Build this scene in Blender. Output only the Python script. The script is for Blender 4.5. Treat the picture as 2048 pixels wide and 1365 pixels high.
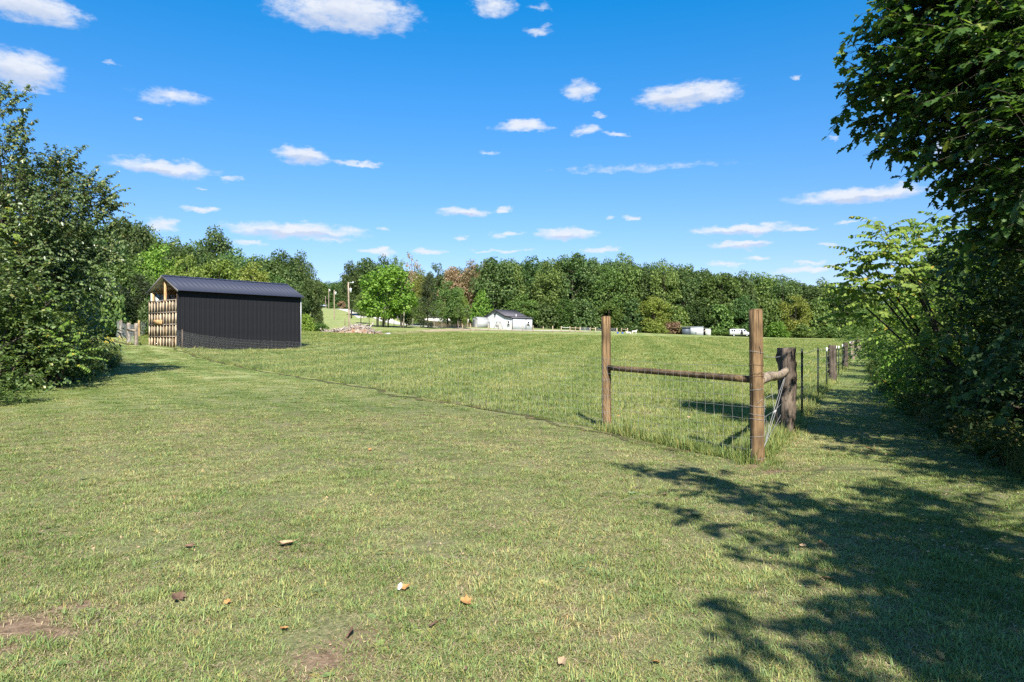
import bpy, math, random
import numpy as np
from mathutils import Vector, Matrix
R = math.radians
scene = bpy.context.scene
for o in list(bpy.data.objects):
    bpy.data.objects.remove(o)
F, H = 1400.0, 1.4          # focal length in photo pixels, eye height in metres

# ------------------------------------------------------------------ camera
cam = bpy.data.cameras.new('camera')
cam.sensor_width = 36.0
cam.lens = F / 2048 * 36.0
cam.clip_start, cam.clip_end = 0.05, 6000
camo = bpy.data.objects.new('camera', cam)
camo.location = (0, 0, H)
camo.rotation_euler = (R(90), 0, 0)
scene.collection.objects.link(camo)
scene.camera = camo

# ------------------------------------------------------------------ sun, exposure
SUN_H = Vector((0.14, -0.99)).normalized()
SUN_EL = R(42)
sd = bpy.data.lights.new('sun', 'SUN')
sd.energy = 4.6
sd.angle = R(0.53)
sd.color = (1.0, 0.94, 0.84)
so = bpy.data.objects.new('sun', sd)
sdir = Vector((SUN_H.x * math.cos(SUN_EL), SUN_H.y * math.cos(SUN_EL), math.sin(SUN_EL)))
so.rotation_euler = sdir.to_track_quat('Z', 'Y').to_euler()
so.location = (0, -20, 60)
scene.collection.objects.link(so)
vs = scene.view_settings
vs.view_transform = 'Standard'
vs.look = 'None'
vs.exposure = 1.3
vs.gamma = 1.0
vs.use_curve_mapping = False
scene.cycles.max_bounces = 6
scene.cycles.diffuse_bounces = 3
scene.cycles.glossy_bounces = 2
scene.cycles.transmission_bounces = 4
scene.cycles.transparent_max_bounces = 8
scene.cycles.use_denoising = False
scene.cycles.caustics_reflective = False
scene.cycles.caustics_refractive = False


class N:
    """small node-tree writer"""
    def __init__(s, nt):
        s.nt = nt

    def new(s, t, ins=None, **kw):
        n = s.nt.nodes.new(t)
        for k, v in kw.items():
            setattr(n, k, v)
        for k, v in (ins or {}).items():
            sock = n.inputs[k]
            if hasattr(v, 'is_output'):
                s.nt.links.new(v, sock)
            else:
                sock.default_value = v
        return n

    def math(s, op, a, b=0.0, c=0.0, clamp=False):
        return s.new('ShaderNodeMath', {0: a, 1: b, 2: c}, operation=op, use_clamp=clamp).outputs[0]

    def vmath(s, op, a, b=(0, 0, 0), c=(0, 0, 0)):
        n = s.new('ShaderNodeVectorMath', {0: a, 1: b, 2: c}, operation=op)
        return n.outputs['Value' if op in ('DOT_PRODUCT', 'LENGTH') else 'Vector']

    def noise(s, vec, scale, detail=3.0, rough=0.55, dist=0.0):
        n = s.new('ShaderNodeTexNoise', {'Scale': scale, 'Detail': detail, 'Roughness': rough, 'Distortion': dist})
        if vec is not None:
            s.nt.links.new(vec, n.inputs['Vector'])
        return n

    def ramp(s, fac, stops, interp='LINEAR'):
        n = s.nt.nodes.new('ShaderNodeValToRGB')
        cr = n.color_ramp
        cr.interpolation = interp
        while len(cr.elements) < len(stops):
            cr.elements.new(0.5)
        for e, (p, c) in zip(cr.elements, stops):
            e.position = p
            e.color = (c[0], c[1], c[2], 1) if len(c) == 3 else c
        s.nt.links.new(fac, n.inputs[0])
        return n.outputs[0]

    def mix(s, fac, a, b, blend='MIX'):
        n = s.nt.nodes.new('ShaderNodeMix')
        n.data_type = 'RGBA'
        n.blend_type = blend
        for i, v in ((0, fac), (6, a), (7, b)):
            if hasattr(v, 'is_output'):
                s.nt.links.new(v, n.inputs[i])
            elif i == 0:
                n.inputs[0].default_value = v
            else:
                n.inputs[i].default_value = (v[0], v[1], v[2], 1)
        return n.outputs[2]

    def rng(s, v, a, b, c=0.0, d=1.0, smooth=True):
        n = s.new('ShaderNodeMapRange', {0: v, 1: a, 2: b, 3: c, 4: d},
                  interpolation_type='SMOOTHSTEP' if smooth else 'LINEAR')
        return n.outputs[0]


# ------------------------------------------------------------------ sky with clouds (world directions only)
world = bpy.data.worlds.new('World')
scene.world = world
world.use_nodes = True
wn = N(world.node_tree)
world.node_tree.nodes.clear()
sky = wn.new('ShaderNodeTexSky', sky_type='NISHITA', sun_disc=False, sun_elevation=SUN_EL,
             sun_rotation=math.atan2(SUN_H.x, SUN_H.y), altitude=200, air_density=1.0,
             dust_density=0.35, ozone_density=1.6)

dirv = wn.new('ShaderNodeTexCoord').outputs['Generated']
sep = wn.new('ShaderNodeSeparateXYZ', {0: dirv})
az = wn.math('ARCTAN2', sep.outputs[0], sep.outputs[1])
el = wn.math('ARCSINE', sep.outputs[2])
SKY_LOW, SKY_HIGH, SKY_TOP = (0.68, 0.61, 0.76), (0.01, 0.74, 1.18), (0.72, 0.86, 0.92)
skyt = wn.mix(wn.rng(el, 0.0, 0.48, smooth=False), SKY_LOW, SKY_HIGH)
skyt = wn.mix(wn.rng(el, 0.50, 1.15), skyt, SKY_TOP)
skyc = wn.mix(1.0, sky.outputs[0], skyt, 'MULTIPLY')
pe = wn.new('ShaderNodeCombineXYZ', {0: az, 1: el, 2: 0.0}).outputs[0]
pflat = wn.vmath('MULTIPLY', pe, (1.0, 2.2, 1.0))
warp = wn.noise(pflat, 26.0, 6.0, 0.62)
warpc = wn.vmath('SUBTRACT', warp.outputs['Color'], (0.5, 0.5, 0.5))
pw = wn.vmath('MULTIPLY_ADD', warpc, (0.050, 0.026, 0.0), pe)


def azel(px, py):
    a = math.atan((px - 1024) / F)
    return a, math.atan((682.5 - py) / F * math.cos(a))


# px, py, half width, half height, thinness (0 = solid .. 1 = veil)
CLOUDS = [(50, 12, 125, 36, .0), (690, 22, 150, 52, 0), (985, 14, 50, 26, .3), (1080, 62, 36, 15, .45), (1080, 15, 32, 9, .6),
          (40, 138, 95, 44, 0), (50, 181, 60, 9, .5), (222, 128, 20, 8, .55), (345, 196, 92, 21, .45), (277, 238, 15, 6, .6),
          (325, 335, 112, 18, 0), (458, 356, 30, 7, .35), (405, 377, 24, 5, .5), (606, 312, 62, 19, 0), (718, 326, 50, 9, .1),
          (405, 418, 38, 8, .1), (327, 450, 38, 15, .1), (590, 463, 150, 17, 0), (1045, 252, 64, 14, .05), (980, 305, 26, 7, .5),
          (1162, 180, 40, 25, .25), (1375, 190, 112, 29, 0), (1175, 258, 34, 13, .3), (1237, 267, 32, 7, .25), (1200, 228, 20, 7, .5),
          (1725, 388, 165, 18, 0), (1600, 155, 18, 8, .45), (1665, 278, 13, 8, .4), (928, 424, 54, 12, 0), (1005, 417, 27, 5, .3),
          (1130, 468, 64, 12, .05), (1012, 470, 37, 8, .2), (920, 480, 24, 5, .3), (1480, 458, 118, 12, 0), (1600, 456, 52, 5, .3),
          (1490, 488, 76, 9, .05), (1265, 435, 24, 5, .25), (1217, 434, 15, 5, .4), (770, 457, 18, 5, .4), (860, 505, 36, 7, .1),
          (750, 503, 44, 8, .1), (1210, 498, 44, 7, .15), (1000, 503, 80, 5, .3), (1510, 515, 34, 6, .3), (1610, 541, 70, 9, .15),
          (1620, 527, 44, 5, .3), (1700, 442, 44, 5, .4), (1660, 490, 32, 5, .4), (1290, 336, 270, 12, .70), (1450, 531, 44, 6, .3),
          (500, 488, 44, 7, .2), (1925, 290, 80, 42, .1), (650, 480, 60, 6, .3)]
BASES = [(50, 30, 110, 26), (690, 52, 130, 34), (40, 160, 90, 26), (325, 345, 100, 9), (606, 322, 55, 10), (590, 472, 140, 9),
         (1375, 206, 95, 14), (1725, 398, 150, 8), (928, 431, 48, 5), (1480, 465, 105, 5), (1130, 474, 56, 5), (1925, 310, 70, 26),
         (1490, 493, 70, 4)]


def ellipses(vec, rows):
    cur = None
    for row in rows:
        px, py, w, h = row[:4]
        a, e = azel(px, py)
        a2, _ = azel(px + w, py)
        _, e2 = azel(px, py - h)
        sx, sy = 1 / max(a2 - a, .004), 1 / max(e2 - e, .0025)
        q = wn.vmath('MULTIPLY_ADD', vec, (sx, sy, 0), (-a * sx, -e * sy, 0))
        d = wn.vmath('DOT_PRODUCT', q, q)
        if len(row) > 4 and row[4]:
            d = wn.math('MULTIPLY_ADD', d, 1 - row[4] * .35, row[4])
        cur = d if cur is None else wn.math('MINIMUM', cur, d)
    return cur


cl = ellipses(pw, CLOUDS)
fine = wn.noise(pflat, 48.0, 8.0, 0.66)
cl = wn.math('MULTIPLY_ADD', wn.math('SUBTRACT', fine.outputs['Fac'], 0.5), 1.7, cl)
dens = wn.rng(cl, 1.2, 0.0)
# the same fair-weather cloud goes on all round the sky, beyond these
oth = wn.noise(pflat, 5.5, 7.0, 0.6)
away = wn.rng(wn.math('ABSOLUTE', az), 0.72, 0.95)
above = wn.math('MAXIMUM', away, wn.rng(el, 0.50, 0.62))
od = wn.math('MULTIPLY', wn.rng(oth.outputs['Fac'], 0.60, 0.70), above)
od = wn.math('MULTIPLY', od, wn.rng(el, 0.0, 0.06))
dens = wn.math('MAXIMUM', dens, od)
bs = wn.rng(ellipses(pw, BASES), 1.3, 0.2)
shade = wn.math('MULTIPLY_ADD', bs, 0.6, wn.math('MULTIPLY', warp.outputs['Fac'], 0.5), clamp=True)
CW, CB = (5.2, 5.3, 5.5), (3.1, 3.6, 4.6)
cloudc = wn.mix(shade, CW, CB)
final = wn.mix(wn.math('MULTIPLY', dens, 0.93), skyc, cloudc)
bg = wn.new('ShaderNodeBackground', {'Color': final, 'Strength': 0.076})
wo = wn.new('ShaderNodeOutputWorld', {'Surface': bg.outputs[0]})
world.cycles.sampling_method = 'NONE'

# ------------------------------------------------------------------ helpers: geometry
col = scene.collection


class G:
    """collects vertices and faces, builds ONE mesh object"""
    def __init__(s):
        s.v, s.f, s.n = [], [], 0

    def add(s, V, Fc, m=0):
        V = np.asarray(V, dtype=np.float64).reshape(-1, 3)
        Fc = np.asarray(Fc, dtype=np.int64)
        s.v.append(V)
        s.f.append((Fc + s.n, m))
        s.n += len(V)
        return s

    def mesh(s, name, mats, smooth=False):
        me = bpy.data.meshes.new(name)
        V = np.concatenate(s.v)
        loops = np.concatenate([f.ravel() for f, m in s.f])
        sizes = np.concatenate([np.full(len(f), f.shape[1]) for f, m in s.f])
        mi = np.concatenate([np.full(len(f), m) for f, m in s.f])
        me.vertices.add(len(V))
        me.vertices.foreach_set('co', V.astype(np.float32).ravel())
        me.loops.add(len(loops))
        me.loops.foreach_set('vertex_index', loops.astype(np.int32))
        me.polygons.add(len(sizes))
        st = np.zeros(len(sizes), dtype=np.int32)
        st[1:] = np.cumsum(sizes)[:-1]
        me.polygons.foreach_set('loop_start', st)
        me.polygons.foreach_set('material_index', mi.astype(np.int32))
        if smooth:
            me.polygons.foreach_set('use_smooth', np.ones(len(sizes), dtype=bool))
        me.update(calc_edges=True)
        me.validate()
        for m in (mats if isinstance(mats, (list, tuple)) else [mats]):
            me.materials.append(m)
        return me

    def build(s, name, mats, parent=None, loc=None, smooth=False):
        return place(name, s.mesh(name, mats, smooth), parent, loc)


def place(name, me, parent=None, loc=None, rot=None, scl=None):
    o = bpy.data.objects.new(name, me)
    col.objects.link(o)
    if parent is not None:
        o.parent = parent
    if loc is not None:
        o.location = loc
    if rot is not None:
        o.rotation_euler = rot
    if scl is not None:
        o.scale = scl
    return o


def thing(name, label, cat, loc=(0, 0, 0), rz=0.0, group=None):
    o = bpy.data.objects.new(name, None)
    o.empty_display_size = .2
    col.objects.link(o)
    o.location = loc
    o.rotation_euler = (0, 0, rz)
    return tag(o, label, cat, group)


def tag(o, label=None, cat=None, group=None, kind=None):
    if label:
        o['label'] = label
    if cat:
        o['category'] = cat
    if group:
        o['group'] = group
    if kind:
        o['kind'] = kind
    return o


BOXF = np.array([[0, 3, 2, 1], [4, 5, 6, 7], [0, 1, 5, 4], [1, 2, 6, 5], [2, 3, 7, 6], [3, 0, 4, 7]])


def box(g, x0, x1, y0, y1, z0, z1, m=0):
    V = [(x0, y0, z0), (x1, y0, z0), (x1, y1, z0), (x0, y1, z0), (x0, y0, z1), (x1, y0, z1), (x1, y1, z1), (x0, y1, z1)]
    return g.add(V, BOXF, m)


def tube(g, pts, rad, sides=6, m=0, caps=True, wob=None):
    P_ = np.asarray(pts, float)
    n = len(P_)
    rad = np.broadcast_to(np.asarray(rad, float), (n,))
    T = np.gradient(P_, axis=0)
    T /= np.linalg.norm(T, axis=1)[:, None] + 1e-9
    up = np.array([0, 0, 1.0]) if abs(T[0][2]) < .9 else np.array([1.0, 0, 0])
    A = np.cross(T, up)
    A /= np.linalg.norm(A, axis=1)[:, None] + 1e-9
    B = np.cross(T, A)
    th = np.arange(sides) / sides * 2 * math.pi
    rr = rad[:, None] * (np.ones((1, sides)) if wob is None else wob)
    V = P_[:, None, :] + rr[..., None] * (np.cos(th)[None, :, None] * A[:, None, :] + np.sin(th)[None, :, None] * B[:, None, :])
    i = np.arange(n - 1)[:, None] * sides
    j = np.arange(sides)[None, :]
    a, b = i + j, i + (j + 1) % sides
    Fq = np.stack([a, a + sides, b + sides, b], -1).reshape(-1, 4)
    g.add(V.reshape(-1, 3), Fq, m)
    if caps and sides > 2:
        g.f.append((np.arange(sides)[None, :] + g.n - n * sides, m))
        g.f.append((np.arange(sides)[::-1][None, :] + g.n - sides, m))
    return g


def unit(v):
    return v / (np.linalg.norm(v, axis=-1, keepdims=True) + 1e-9)


# leaf outlines: (along, across, fold height)
def tpl(pts, faces):
    return np.array(pts, float), [np.array([f]) for f in faces]


LEAF_PLAIN = tpl([(0, 0, 0), (.35, .30, .06), (.72, .22, .05), (1, 0, -.04), (.72, -.22, .05), (.35, -.30, .06)],
                 [(0, 3, 2, 1), (0, 5, 4, 3)])
LEAF_LONG = tpl([(0, 0, 0), (.35, .17, .04), (.7, .13, .02), (1, 0, -.08), (.7, -.13, .02), (.35, -.17, .04)],
                [(0, 3, 2, 1), (0, 5, 4, 3)])
LEAF_CARD = tpl([(0, 0, 0), (.5, .42, .08), (1, .05, 0), (.45, -.40, .06)], [(0, 2, 1), (0, 3, 2)])
LEAF_OAK = tpl([(0, 0, 0), (.22, .10, .01), (.36, .30, .05), (.48, .14, .02), (.66, .34, .05), (.76, .15, .02), (1, .08, -.04),
                (1, -.08, -.04), (.76, -.15, .02), (.66, -.34, .05), (.48, -.14, .02), (.36, -.30, .05), (.22, -.10, .01)],
               [(0, 2, 1), (0, 3, 2), (0, 5, 3), (3, 5, 4), (0, 6, 5), (0, 7, 6), (0, 8, 7), (0, 10, 8), (8, 10, 9), (0, 11, 10), (0, 12, 11)])


def leaves(g, C, D, Nn, L, template, width=1.0, m=0):
    """C centres (leaf base), D direction, Nn rough normal, L length"""
    T, faces = template
    C, D, Nn = np.asarray(C), unit(np.asarray(D)), np.asarray(Nn)
    S = unit(np.cross(Nn, D))
    U = np.cross(D, S)
    L = np.broadcast_to(np.asarray(L, float), (len(C),))
    V = C[:, None, :] + L[:, None, None] * (T[None, :, 0, None] * D[:, None, :] + width * T[None, :, 1, None] * S[:, None, :]
                                            + T[None, :, 2, None] * U[:, None, :])
    k = T.shape[0]
    base = (np.arange(len(C)) * k)[:, None]
    off = g.n
    g.v.append(V.reshape(-1, 3))
    g.n += len(C) * k
    bysize = {}
    for f in faces:
        bysize.setdefault(f.shape[1], []).append(f[0])
    for sz, fl in bysize.items():
        fa = (base[:, None, :] + np.array(fl)[None, :, :]).reshape(-1, sz) + off
        g.f.append((fa, m))
    return g


# ------------------------------------------------------------------ helpers: materials
def mat(name):
    m = bpy.data.materials.new(name)
    m.use_nodes = True
    m.node_tree.nodes.clear()
    return m, N(m.node_tree)


def finish(n, shader):
    n.new('ShaderNodeOutputMaterial', {'Surface': shader})


def principled(n, color, rough=.7, spec=.3, metallic=0.0, normal=None):
    ins = {'Base Color': color if hasattr(color, 'is_output') else (*color, 1), 'Roughness': rough,
           'Specular IOR Level': spec, 'Metallic': metallic}
    if normal is not None:
        ins['Normal'] = normal
    return n.new('ShaderNodeBsdfPrincipled', ins).outputs[0]


def bump(n, h, strength=.3, dist=.02):
    return n.new('ShaderNodeBump', {'Height': h, 'Strength': strength, 'Distance': dist}).outputs[0]


def plain(name, c, rough=.6, spec=.3, metallic=0.0, vary=.12, scale=4.0):
    m, n = mat(name)
    tc = n.new('ShaderNodeTexCoord').outputs['Object']
    nz = n.noise(tc, scale, 5.0, .6).outputs['Fac']
    lo, hi = [x * (1 - vary) for x in c], [min(x * (1 + vary), 1) for x in c]
    finish(n, principled(n, n.ramp(nz, [(.3, lo), (.7, hi)]), rough, spec, metallic))
    return m


def leafmat(name, cols, trans=.36, rough=.6, spec=.2, tcol=None):
    """cols: three albedos from dark to light; picked leaf by leaf, shifted tree by tree"""
    m, n = mat(name)
    geo = n.new('ShaderNodeNewGeometry')
    oi = n.new('ShaderNodeObjectInfo')
    r = geo.outputs['Random Per Island']
    c = n.ramp(r, [(0.0, cols[0]), (.5, cols[1]), (.93, cols[2]), (1.0, cols[3] if len(cols) > 3 else cols[2])])
    hs = n.new('ShaderNodeHueSaturation', {'Hue': n.math('MULTIPLY_ADD', oi.outputs['Random'], .040, .478),
                                           'Saturation': 1.0,
                                           'Value': n.math('MULTIPLY_ADD', n.math('FRACT', n.math('MULTIPLY', oi.outputs['Random'], 7.31)), .50, .88), 'Color': c}).outputs[0]
    p = principled(n, hs, rough, spec)
    tr = n.new('ShaderNodeBsdfTranslucent', {'Color': n.mix(1.0, hs, tcol or (1.5, 1.6, .7), 'MULTIPLY')}).outputs[0]
    finish(n, n.new('ShaderNodeMixShader', {0: trans, 1: p, 2: tr}).outputs[0])
    return m


def woodmat(name, lo, hi, rough=.85, grain=(40, 40, 2.5), bumpk=.4):
    m, n = mat(name)
    tc = n.new('ShaderNodeTexCoord').outputs['Object']
    st = n.vmath('MULTIPLY', tc, grain)
    g1 = n.noise(st, 1.0, 6.0, .65, .4).outputs['Fac']
    g2 = n.noise(tc, 3.0, 3.0).outputs['Fac']
    f = n.math('MULTIPLY_ADD', g2, .5, n.math('MULTIPLY', g1, .6))
    cr = n.noise(n.vmath('MULTIPLY', tc, (grain[0] * .55, grain[1] * .55, grain[2] * .35)), 1.0, 4.0, .7, 1.2).outputs['Fac']
    st2 = n.noise(n.vmath('MULTIPLY', tc, (9, 9, 3.2)), 1.0, 4.0, .6).outputs['Fac']
    oi = n.new('ShaderNodeObjectInfo')
    c = n.ramp(f, [(.32, lo), (.72, hi)])
    c = n.mix(1.0, c, n.ramp(oi.outputs['Random'], [(0, (.8, .8, .8)), (1, (1.15, 1.1, 1.05))]), 'MULTIPLY')
    c = n.mix(1.0, c, n.ramp(cr, [(.39, (.30, .28, .27)), (.47, (1, 1, 1))]), 'MULTIPLY')
    c = n.mix(1.0, c, n.ramp(st2, [(.34, (.55, .55, .56)), (.6, (1.1, 1.08, 1.05))]), 'MULTIPLY')
    finish(n, principled(n, c, rough, .2, 0, bump(n, n.math('ADD', g1, n.math('MINIMUM', cr, .45)), bumpk, .012)))
    return m

# ------------------------------------------------------------------ terrain
rng = np.random.default_rng(11)


def W(px, py, d):
    """world point seen at photo pixel (px, py) at depth d"""
    return np.array([(px - 1024) / F * d, d, H - (py - 682.5) / F * d])


_c = [(0, 0, 0), (-5, 0, 0), (5, 0, 0), (-6, 8, .0), (6, 8, 0), (0, 5, 0), (12, 5, 0), (-12, 6, .0), (2.83, 8.07, 0), (1.5, 11, 0),
      (0, -30, -.3), (-40, -20, .2), (40, -20, -.3), (4.1, 10.5, 0), (8, 14, 0),
      (-8, 12, .05), (-15, 21, .25), (-12, 17, .1), (-22, 17, .2), (25, 12, 0), (40, 25, .2)]
for px, py, d in [(373, 704.5, 40), (481, 731.5, 30), (354, 698, 42), (601, 697.5, 48.7), (300, 692.4, 44.2), (272, 686, 41),
                  (237, 677, 48), (691, 765, 20), (1663, 764.5, 23.8), (1691, 733.7, 37.9), (1712, 702, 60), (1718, 688, 90),
                  (697, 655, 138), (668, 643, 200), (657, 618, 290), (601, 662, 120), (705, 669, 100), (745, 634, 195),
                  (800, 648, 185), (1000, 658, 178), (1064, 660, 178), (905, 640, 230), (1380, 669.5, 200), (1490, 674, 195),
                  (1650, 677, 190), (1212, 664, 178), (1024, 672, 100), (1300, 680, 90), (650, 617, 330)]:
    _c.append(tuple(W(px, py, d)))
_c += [(0, 20, .15), (0, 50, .72), (14, 50, .45), (40, 260, 6), (90, 260, 4), (150, 260, 3.5), (150, 120, 1.5), (-30, 65, 2.3),
       (-45, 100, 4.0), (-40, 45, 1.4), (-90, 60, 3), (-90, 200, 11), (0, 330, 13), (-90, 420, 22), (100, 500, 10), (-300, 400, 24),
       (300, 400, 6), (-300, 0, 4), (300, 0, 0), (0, -200, -2), (0, 800, 24), (400, 800, 12), (-400, 800, 30)]
_c = np.array(_c, float)


def _phi(r):
    return r * np.sqrt(r * r + 9.0)      # smooth near-biharmonic basis, linear-quadratic growth


def _kern(A, B):
    d = np.linalg.norm(A[:, None, :] - B[None, :, :], axis=2)
    return np.sqrt(d * d + 16.0)


_S = 1.0
_K = _kern(_c[:, :2], _c[:, :2]) + np.eye(len(_c)) * -.6
_Pm = np.c_[np.ones(len(_c)), _c[:, :2]]
_A = np.block([[_K, _Pm], [_Pm.T, np.zeros((3, 3))]])
_w = np.linalg.solve(_A, np.r_[_c[:, 2], 0, 0, 0])


def tz(x, y):
    x, y = np.asarray(x, float), np.asarray(y, float)
    sh = x.shape
    q = np.c_[np.clip(x.ravel(), -420, 420), np.clip(y.ravel(), -220, 820)]
    out = np.empty(len(q))
    for i in range(0, len(q), 20000):
        k = q[i:i + 20000]
        out[i:i + 20000] = _kern(k, _c[:, :2]) @ _w[:-3] + np.c_[np.ones(len(k)), k] @ _w[-3:]
    return out.reshape(sh)


def tz1(x, y):
    return float(tz(np.array([x]), np.array([y]))[0])


def ground_at(px, py):
    """where the ray through a photo pixel first meets the ground"""
    d = np.concatenate([np.arange(2, 60, .05), np.arange(60, 420, .5)])
    x = (px - 1024) / F * d
    z = H - (py - 682.5) / F * d
    hit = np.nonzero(z <= tz(x, d))[0]
    k = hit[0] if len(hit) else len(d) - 1
    return np.array([x[k], d[k], tz1(x[k], d[k])])


# ------------------------------------------------------------------ plan of the place
CORNER = np.array([2.83, 8.07])
POST2 = np.array([1.485, 11.0])
BARN_N = W(354, 698, 42)
BU = np.array([.627, .779])
BV = np.array([-.779, .627])
BL, BW = 8.6, 3.55
BARN_Z = float(BARN_N[2])
LANE = [CORNER, np.array([4.13, 10.54]), np.array([10.86, 23.8]), np.array([18.1, 37.9]), np.array([31.0, 62.0]), np.array([64.0, 125.0]), np.array([95.0, 186.0])]
bg_left = BARN_N[:2] + BV * BW
FIELD = np.array([CORNER, POST2, BARN_N[:2] - BV * .2 - BU * .1, bg_left + BV * .3, [-22.0, 41.0], [-27.0, 48.0], [-33.0, 58.0], [-45, 95], [-30, 150],
                  [-6, 172], [20, 172], [60, 190], [95, 192]] + [l for l in LANE[::-1][:-1]])


def in_poly(x, y, poly):
    x, y = np.asarray(x), np.asarray(y)
    ins = np.zeros(x.shape, bool)
    j = len(poly) - 1
    for i in range(len(poly)):
        xi, yi = poly[i]
        xj, yj = poly[j]
        c = ((yi > y) != (yj > y)) & (x < (xj - xi) * (y - yi) / (yj - yi + 1e-12) + xi)
        ins ^= c
        j = i
    return ins


def seg_dist(x, y, pts):
    best = np.full(np.shape(x), 1e9)
    for a, b in zip(pts[:-1], pts[1:]):
        a, b = np.asarray(a, float), np.asarray(b, float)
        d = b - a
        t = np.clip(((x - a[0]) * d[0] + (y - a[1]) * d[1]) / (d @ d), 0, 1)
        best = np.minimum(best, np.hypot(x - a[0] - t * d[0], y - a[1] - t * d[1]))
    return best


HEDGE = [np.array(p) for p in [(4.4, 3.0), (5.16, 7.05), (6.19, 9.9), (7.87, 14.2), (12.9, 25), (29.8, 59), (66, 124), (98, 186)]]


def gpx(px, py):
    return ground_at(px, py)


# bare or thin spots: photo pixel of the spot -> place on the ground, radius in metres
DIRT = [(40, 1255, .42, .9), (190, 1215, .22, .7), (790, 972, .22, .55), (1560, 945, .30, .8), (1500, 935, .22, .8), (740, 1270, .2, .6),
        (690, 1335, .3, .75), (520, 1330, .16, .5), (260, 1190, .22, .6), (760, 1110, .2, .4), (30, 965, .3, .6), (560, 1010, .2, .3),
        (1250, 1270, .3, .45), (1110, 1190, .35, .4), (650, 1180, .2, .35), (905, 1180, .3, .35), (1330, 905, .25, .5), (920, 806, .35, .6)]
DIRT = [(*gpx(a, b)[:2], r, k) for a, b, r, k in DIRT]


def dirt_amount(x, y):
    s = np.zeros(np.shape(x))
    for a, b, r, k in DIRT:
        s = np.maximum(s, k * np.exp(-((x - a) ** 2 + (y - b) ** 2) / (r * r)))
    return s


# ------------------------------------------------------------------ grass colour, shared by soil and blades
def grass_color(n, pos, kind):
    a = n.noise(pos, .33, 3.0, .6, .3).outputs['Fac']
    b = n.noise(pos, 1.7, 4.0, .62).outputs['Fac']
    c = n.noise(pos, 9.0, 3.0, .6).outputs['Fac']
    f = n.math('ADD', n.math('MULTIPLY', a, .46), n.math('ADD', n.math('MULTIPLY', b, .36), n.math('MULTIPLY', c, .18)))
    s = n.new('ShaderNodeSeparateXYZ', {0: pos})
    w = n.noise(pos, .12, 2.0).outputs['Fac']
    # greener and ranker in the damp lane under the trees
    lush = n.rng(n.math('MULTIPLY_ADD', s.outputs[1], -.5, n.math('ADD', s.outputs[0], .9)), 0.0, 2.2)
    if kind == 'lawn':
        # mowing passes parallel to the fence
        t = n.math('MULTIPLY_ADD', s.outputs[0], .82, n.math('MULTIPLY', s.outputs[1], .57))
        st = n.math('SINE', n.math('MULTIPLY_ADD', w, 9.0, n.math('MULTIPLY', t, 4.6)))
        f = n.math('MULTIPLY_ADD', st, .036, f)
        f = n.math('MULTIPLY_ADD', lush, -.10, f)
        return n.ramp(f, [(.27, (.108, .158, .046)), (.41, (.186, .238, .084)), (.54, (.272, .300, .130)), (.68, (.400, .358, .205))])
    t = n.math('MULTIPLY_ADD', s.outputs[0], .985, n.math('MULTIPLY', s.outputs[1], -.17))
    st = n.math('SINE', n.math('MULTIPLY_ADD', w, 3.0, n.math('MULTIPLY', t, 1.9)))
    f = n.math('MULTIPLY_ADD', st, .055, f)
    return n.ramp(f, [(.30, (.132, .178, .056)), (.45, (.196, .236, .084)), (.57, (.262, .280, .115)), (.70, (.350, .325, .170))])


m_ground, n = mat('ground')
pos = n.new('ShaderNodeNewGeometry').outputs['Position']
fieldm = n.new('ShaderNodeAttribute', attribute_name='field').outputs['Fac']
dirtm = n.new('ShaderNodeAttribute', attribute_name='dirt').outputs['Fac']
woodm = n.new('ShaderNodeAttribute', attribute_name='forest').outputs['Fac']
nearm = n.new('ShaderNodeAttribute', attribute_name='thatch').outputs['Fac']
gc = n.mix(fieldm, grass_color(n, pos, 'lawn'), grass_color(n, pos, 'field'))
# fine streaks of blades and the gaps between them, for grass too far off to be built
fine1 = n.noise(n.vmath('MULTIPLY', pos, (1.0, .45, 1.0)), 16.0, 4.0, .7).outputs['Fac']
fine2 = n.noise(n.vmath('MULTIPLY', pos, (1.0, .30, 1.0)), 3.0, 5.0, .7).outputs['Fac']
gc = n.mix(1.0, gc, n.ramp(n.math('MULTIPLY_ADD', fine1, .5, n.math('MULTIPLY', fine2, .5)), [(.34, (.58, .62, .5)), (.52, (.95, .97, .9)), (.68, (1.25, 1.2, 1.15))]), 'MULTIPLY')
th = n.noise(pos, 40.0, 4.0, .7).outputs['Fac']
thatch = n.ramp(th, [(.3, (.055, .062, .026)), (.5, (.13, .130, .062)), (.7, (.24, .215, .125))])
gc = n.mix(nearm, gc, thatch)
soil = n.ramp(n.noise(pos, 22.0, 5.0, .7).outputs['Fac'], [(.3, (.10, .066, .042)), (.55, (.20, .14, .095)), (.75, (.31, .235, .165))])
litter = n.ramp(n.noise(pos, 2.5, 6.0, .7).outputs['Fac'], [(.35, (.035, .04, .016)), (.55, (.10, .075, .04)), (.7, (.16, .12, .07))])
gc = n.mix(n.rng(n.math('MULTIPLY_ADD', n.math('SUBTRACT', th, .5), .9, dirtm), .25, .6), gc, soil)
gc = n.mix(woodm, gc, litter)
bh = n.math('ADD', n.math('MULTIPLY', fine1, .6), n.math('MULTIPLY', fine2, 1.0))
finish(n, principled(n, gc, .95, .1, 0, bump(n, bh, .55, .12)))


def axis(lo, hi, c, step, growth):
    out = [0.0]
    s = step
    while out[-1] < hi - c:
        out.append(out[-1] + s)
        s *= growth
    neg = [0.0]
    s = step
    while neg[-1] > lo - c:
        neg.append(neg[-1] - s)
        s *= growth
    return np.array(neg[::-1][:-1] + out) + c


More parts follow.
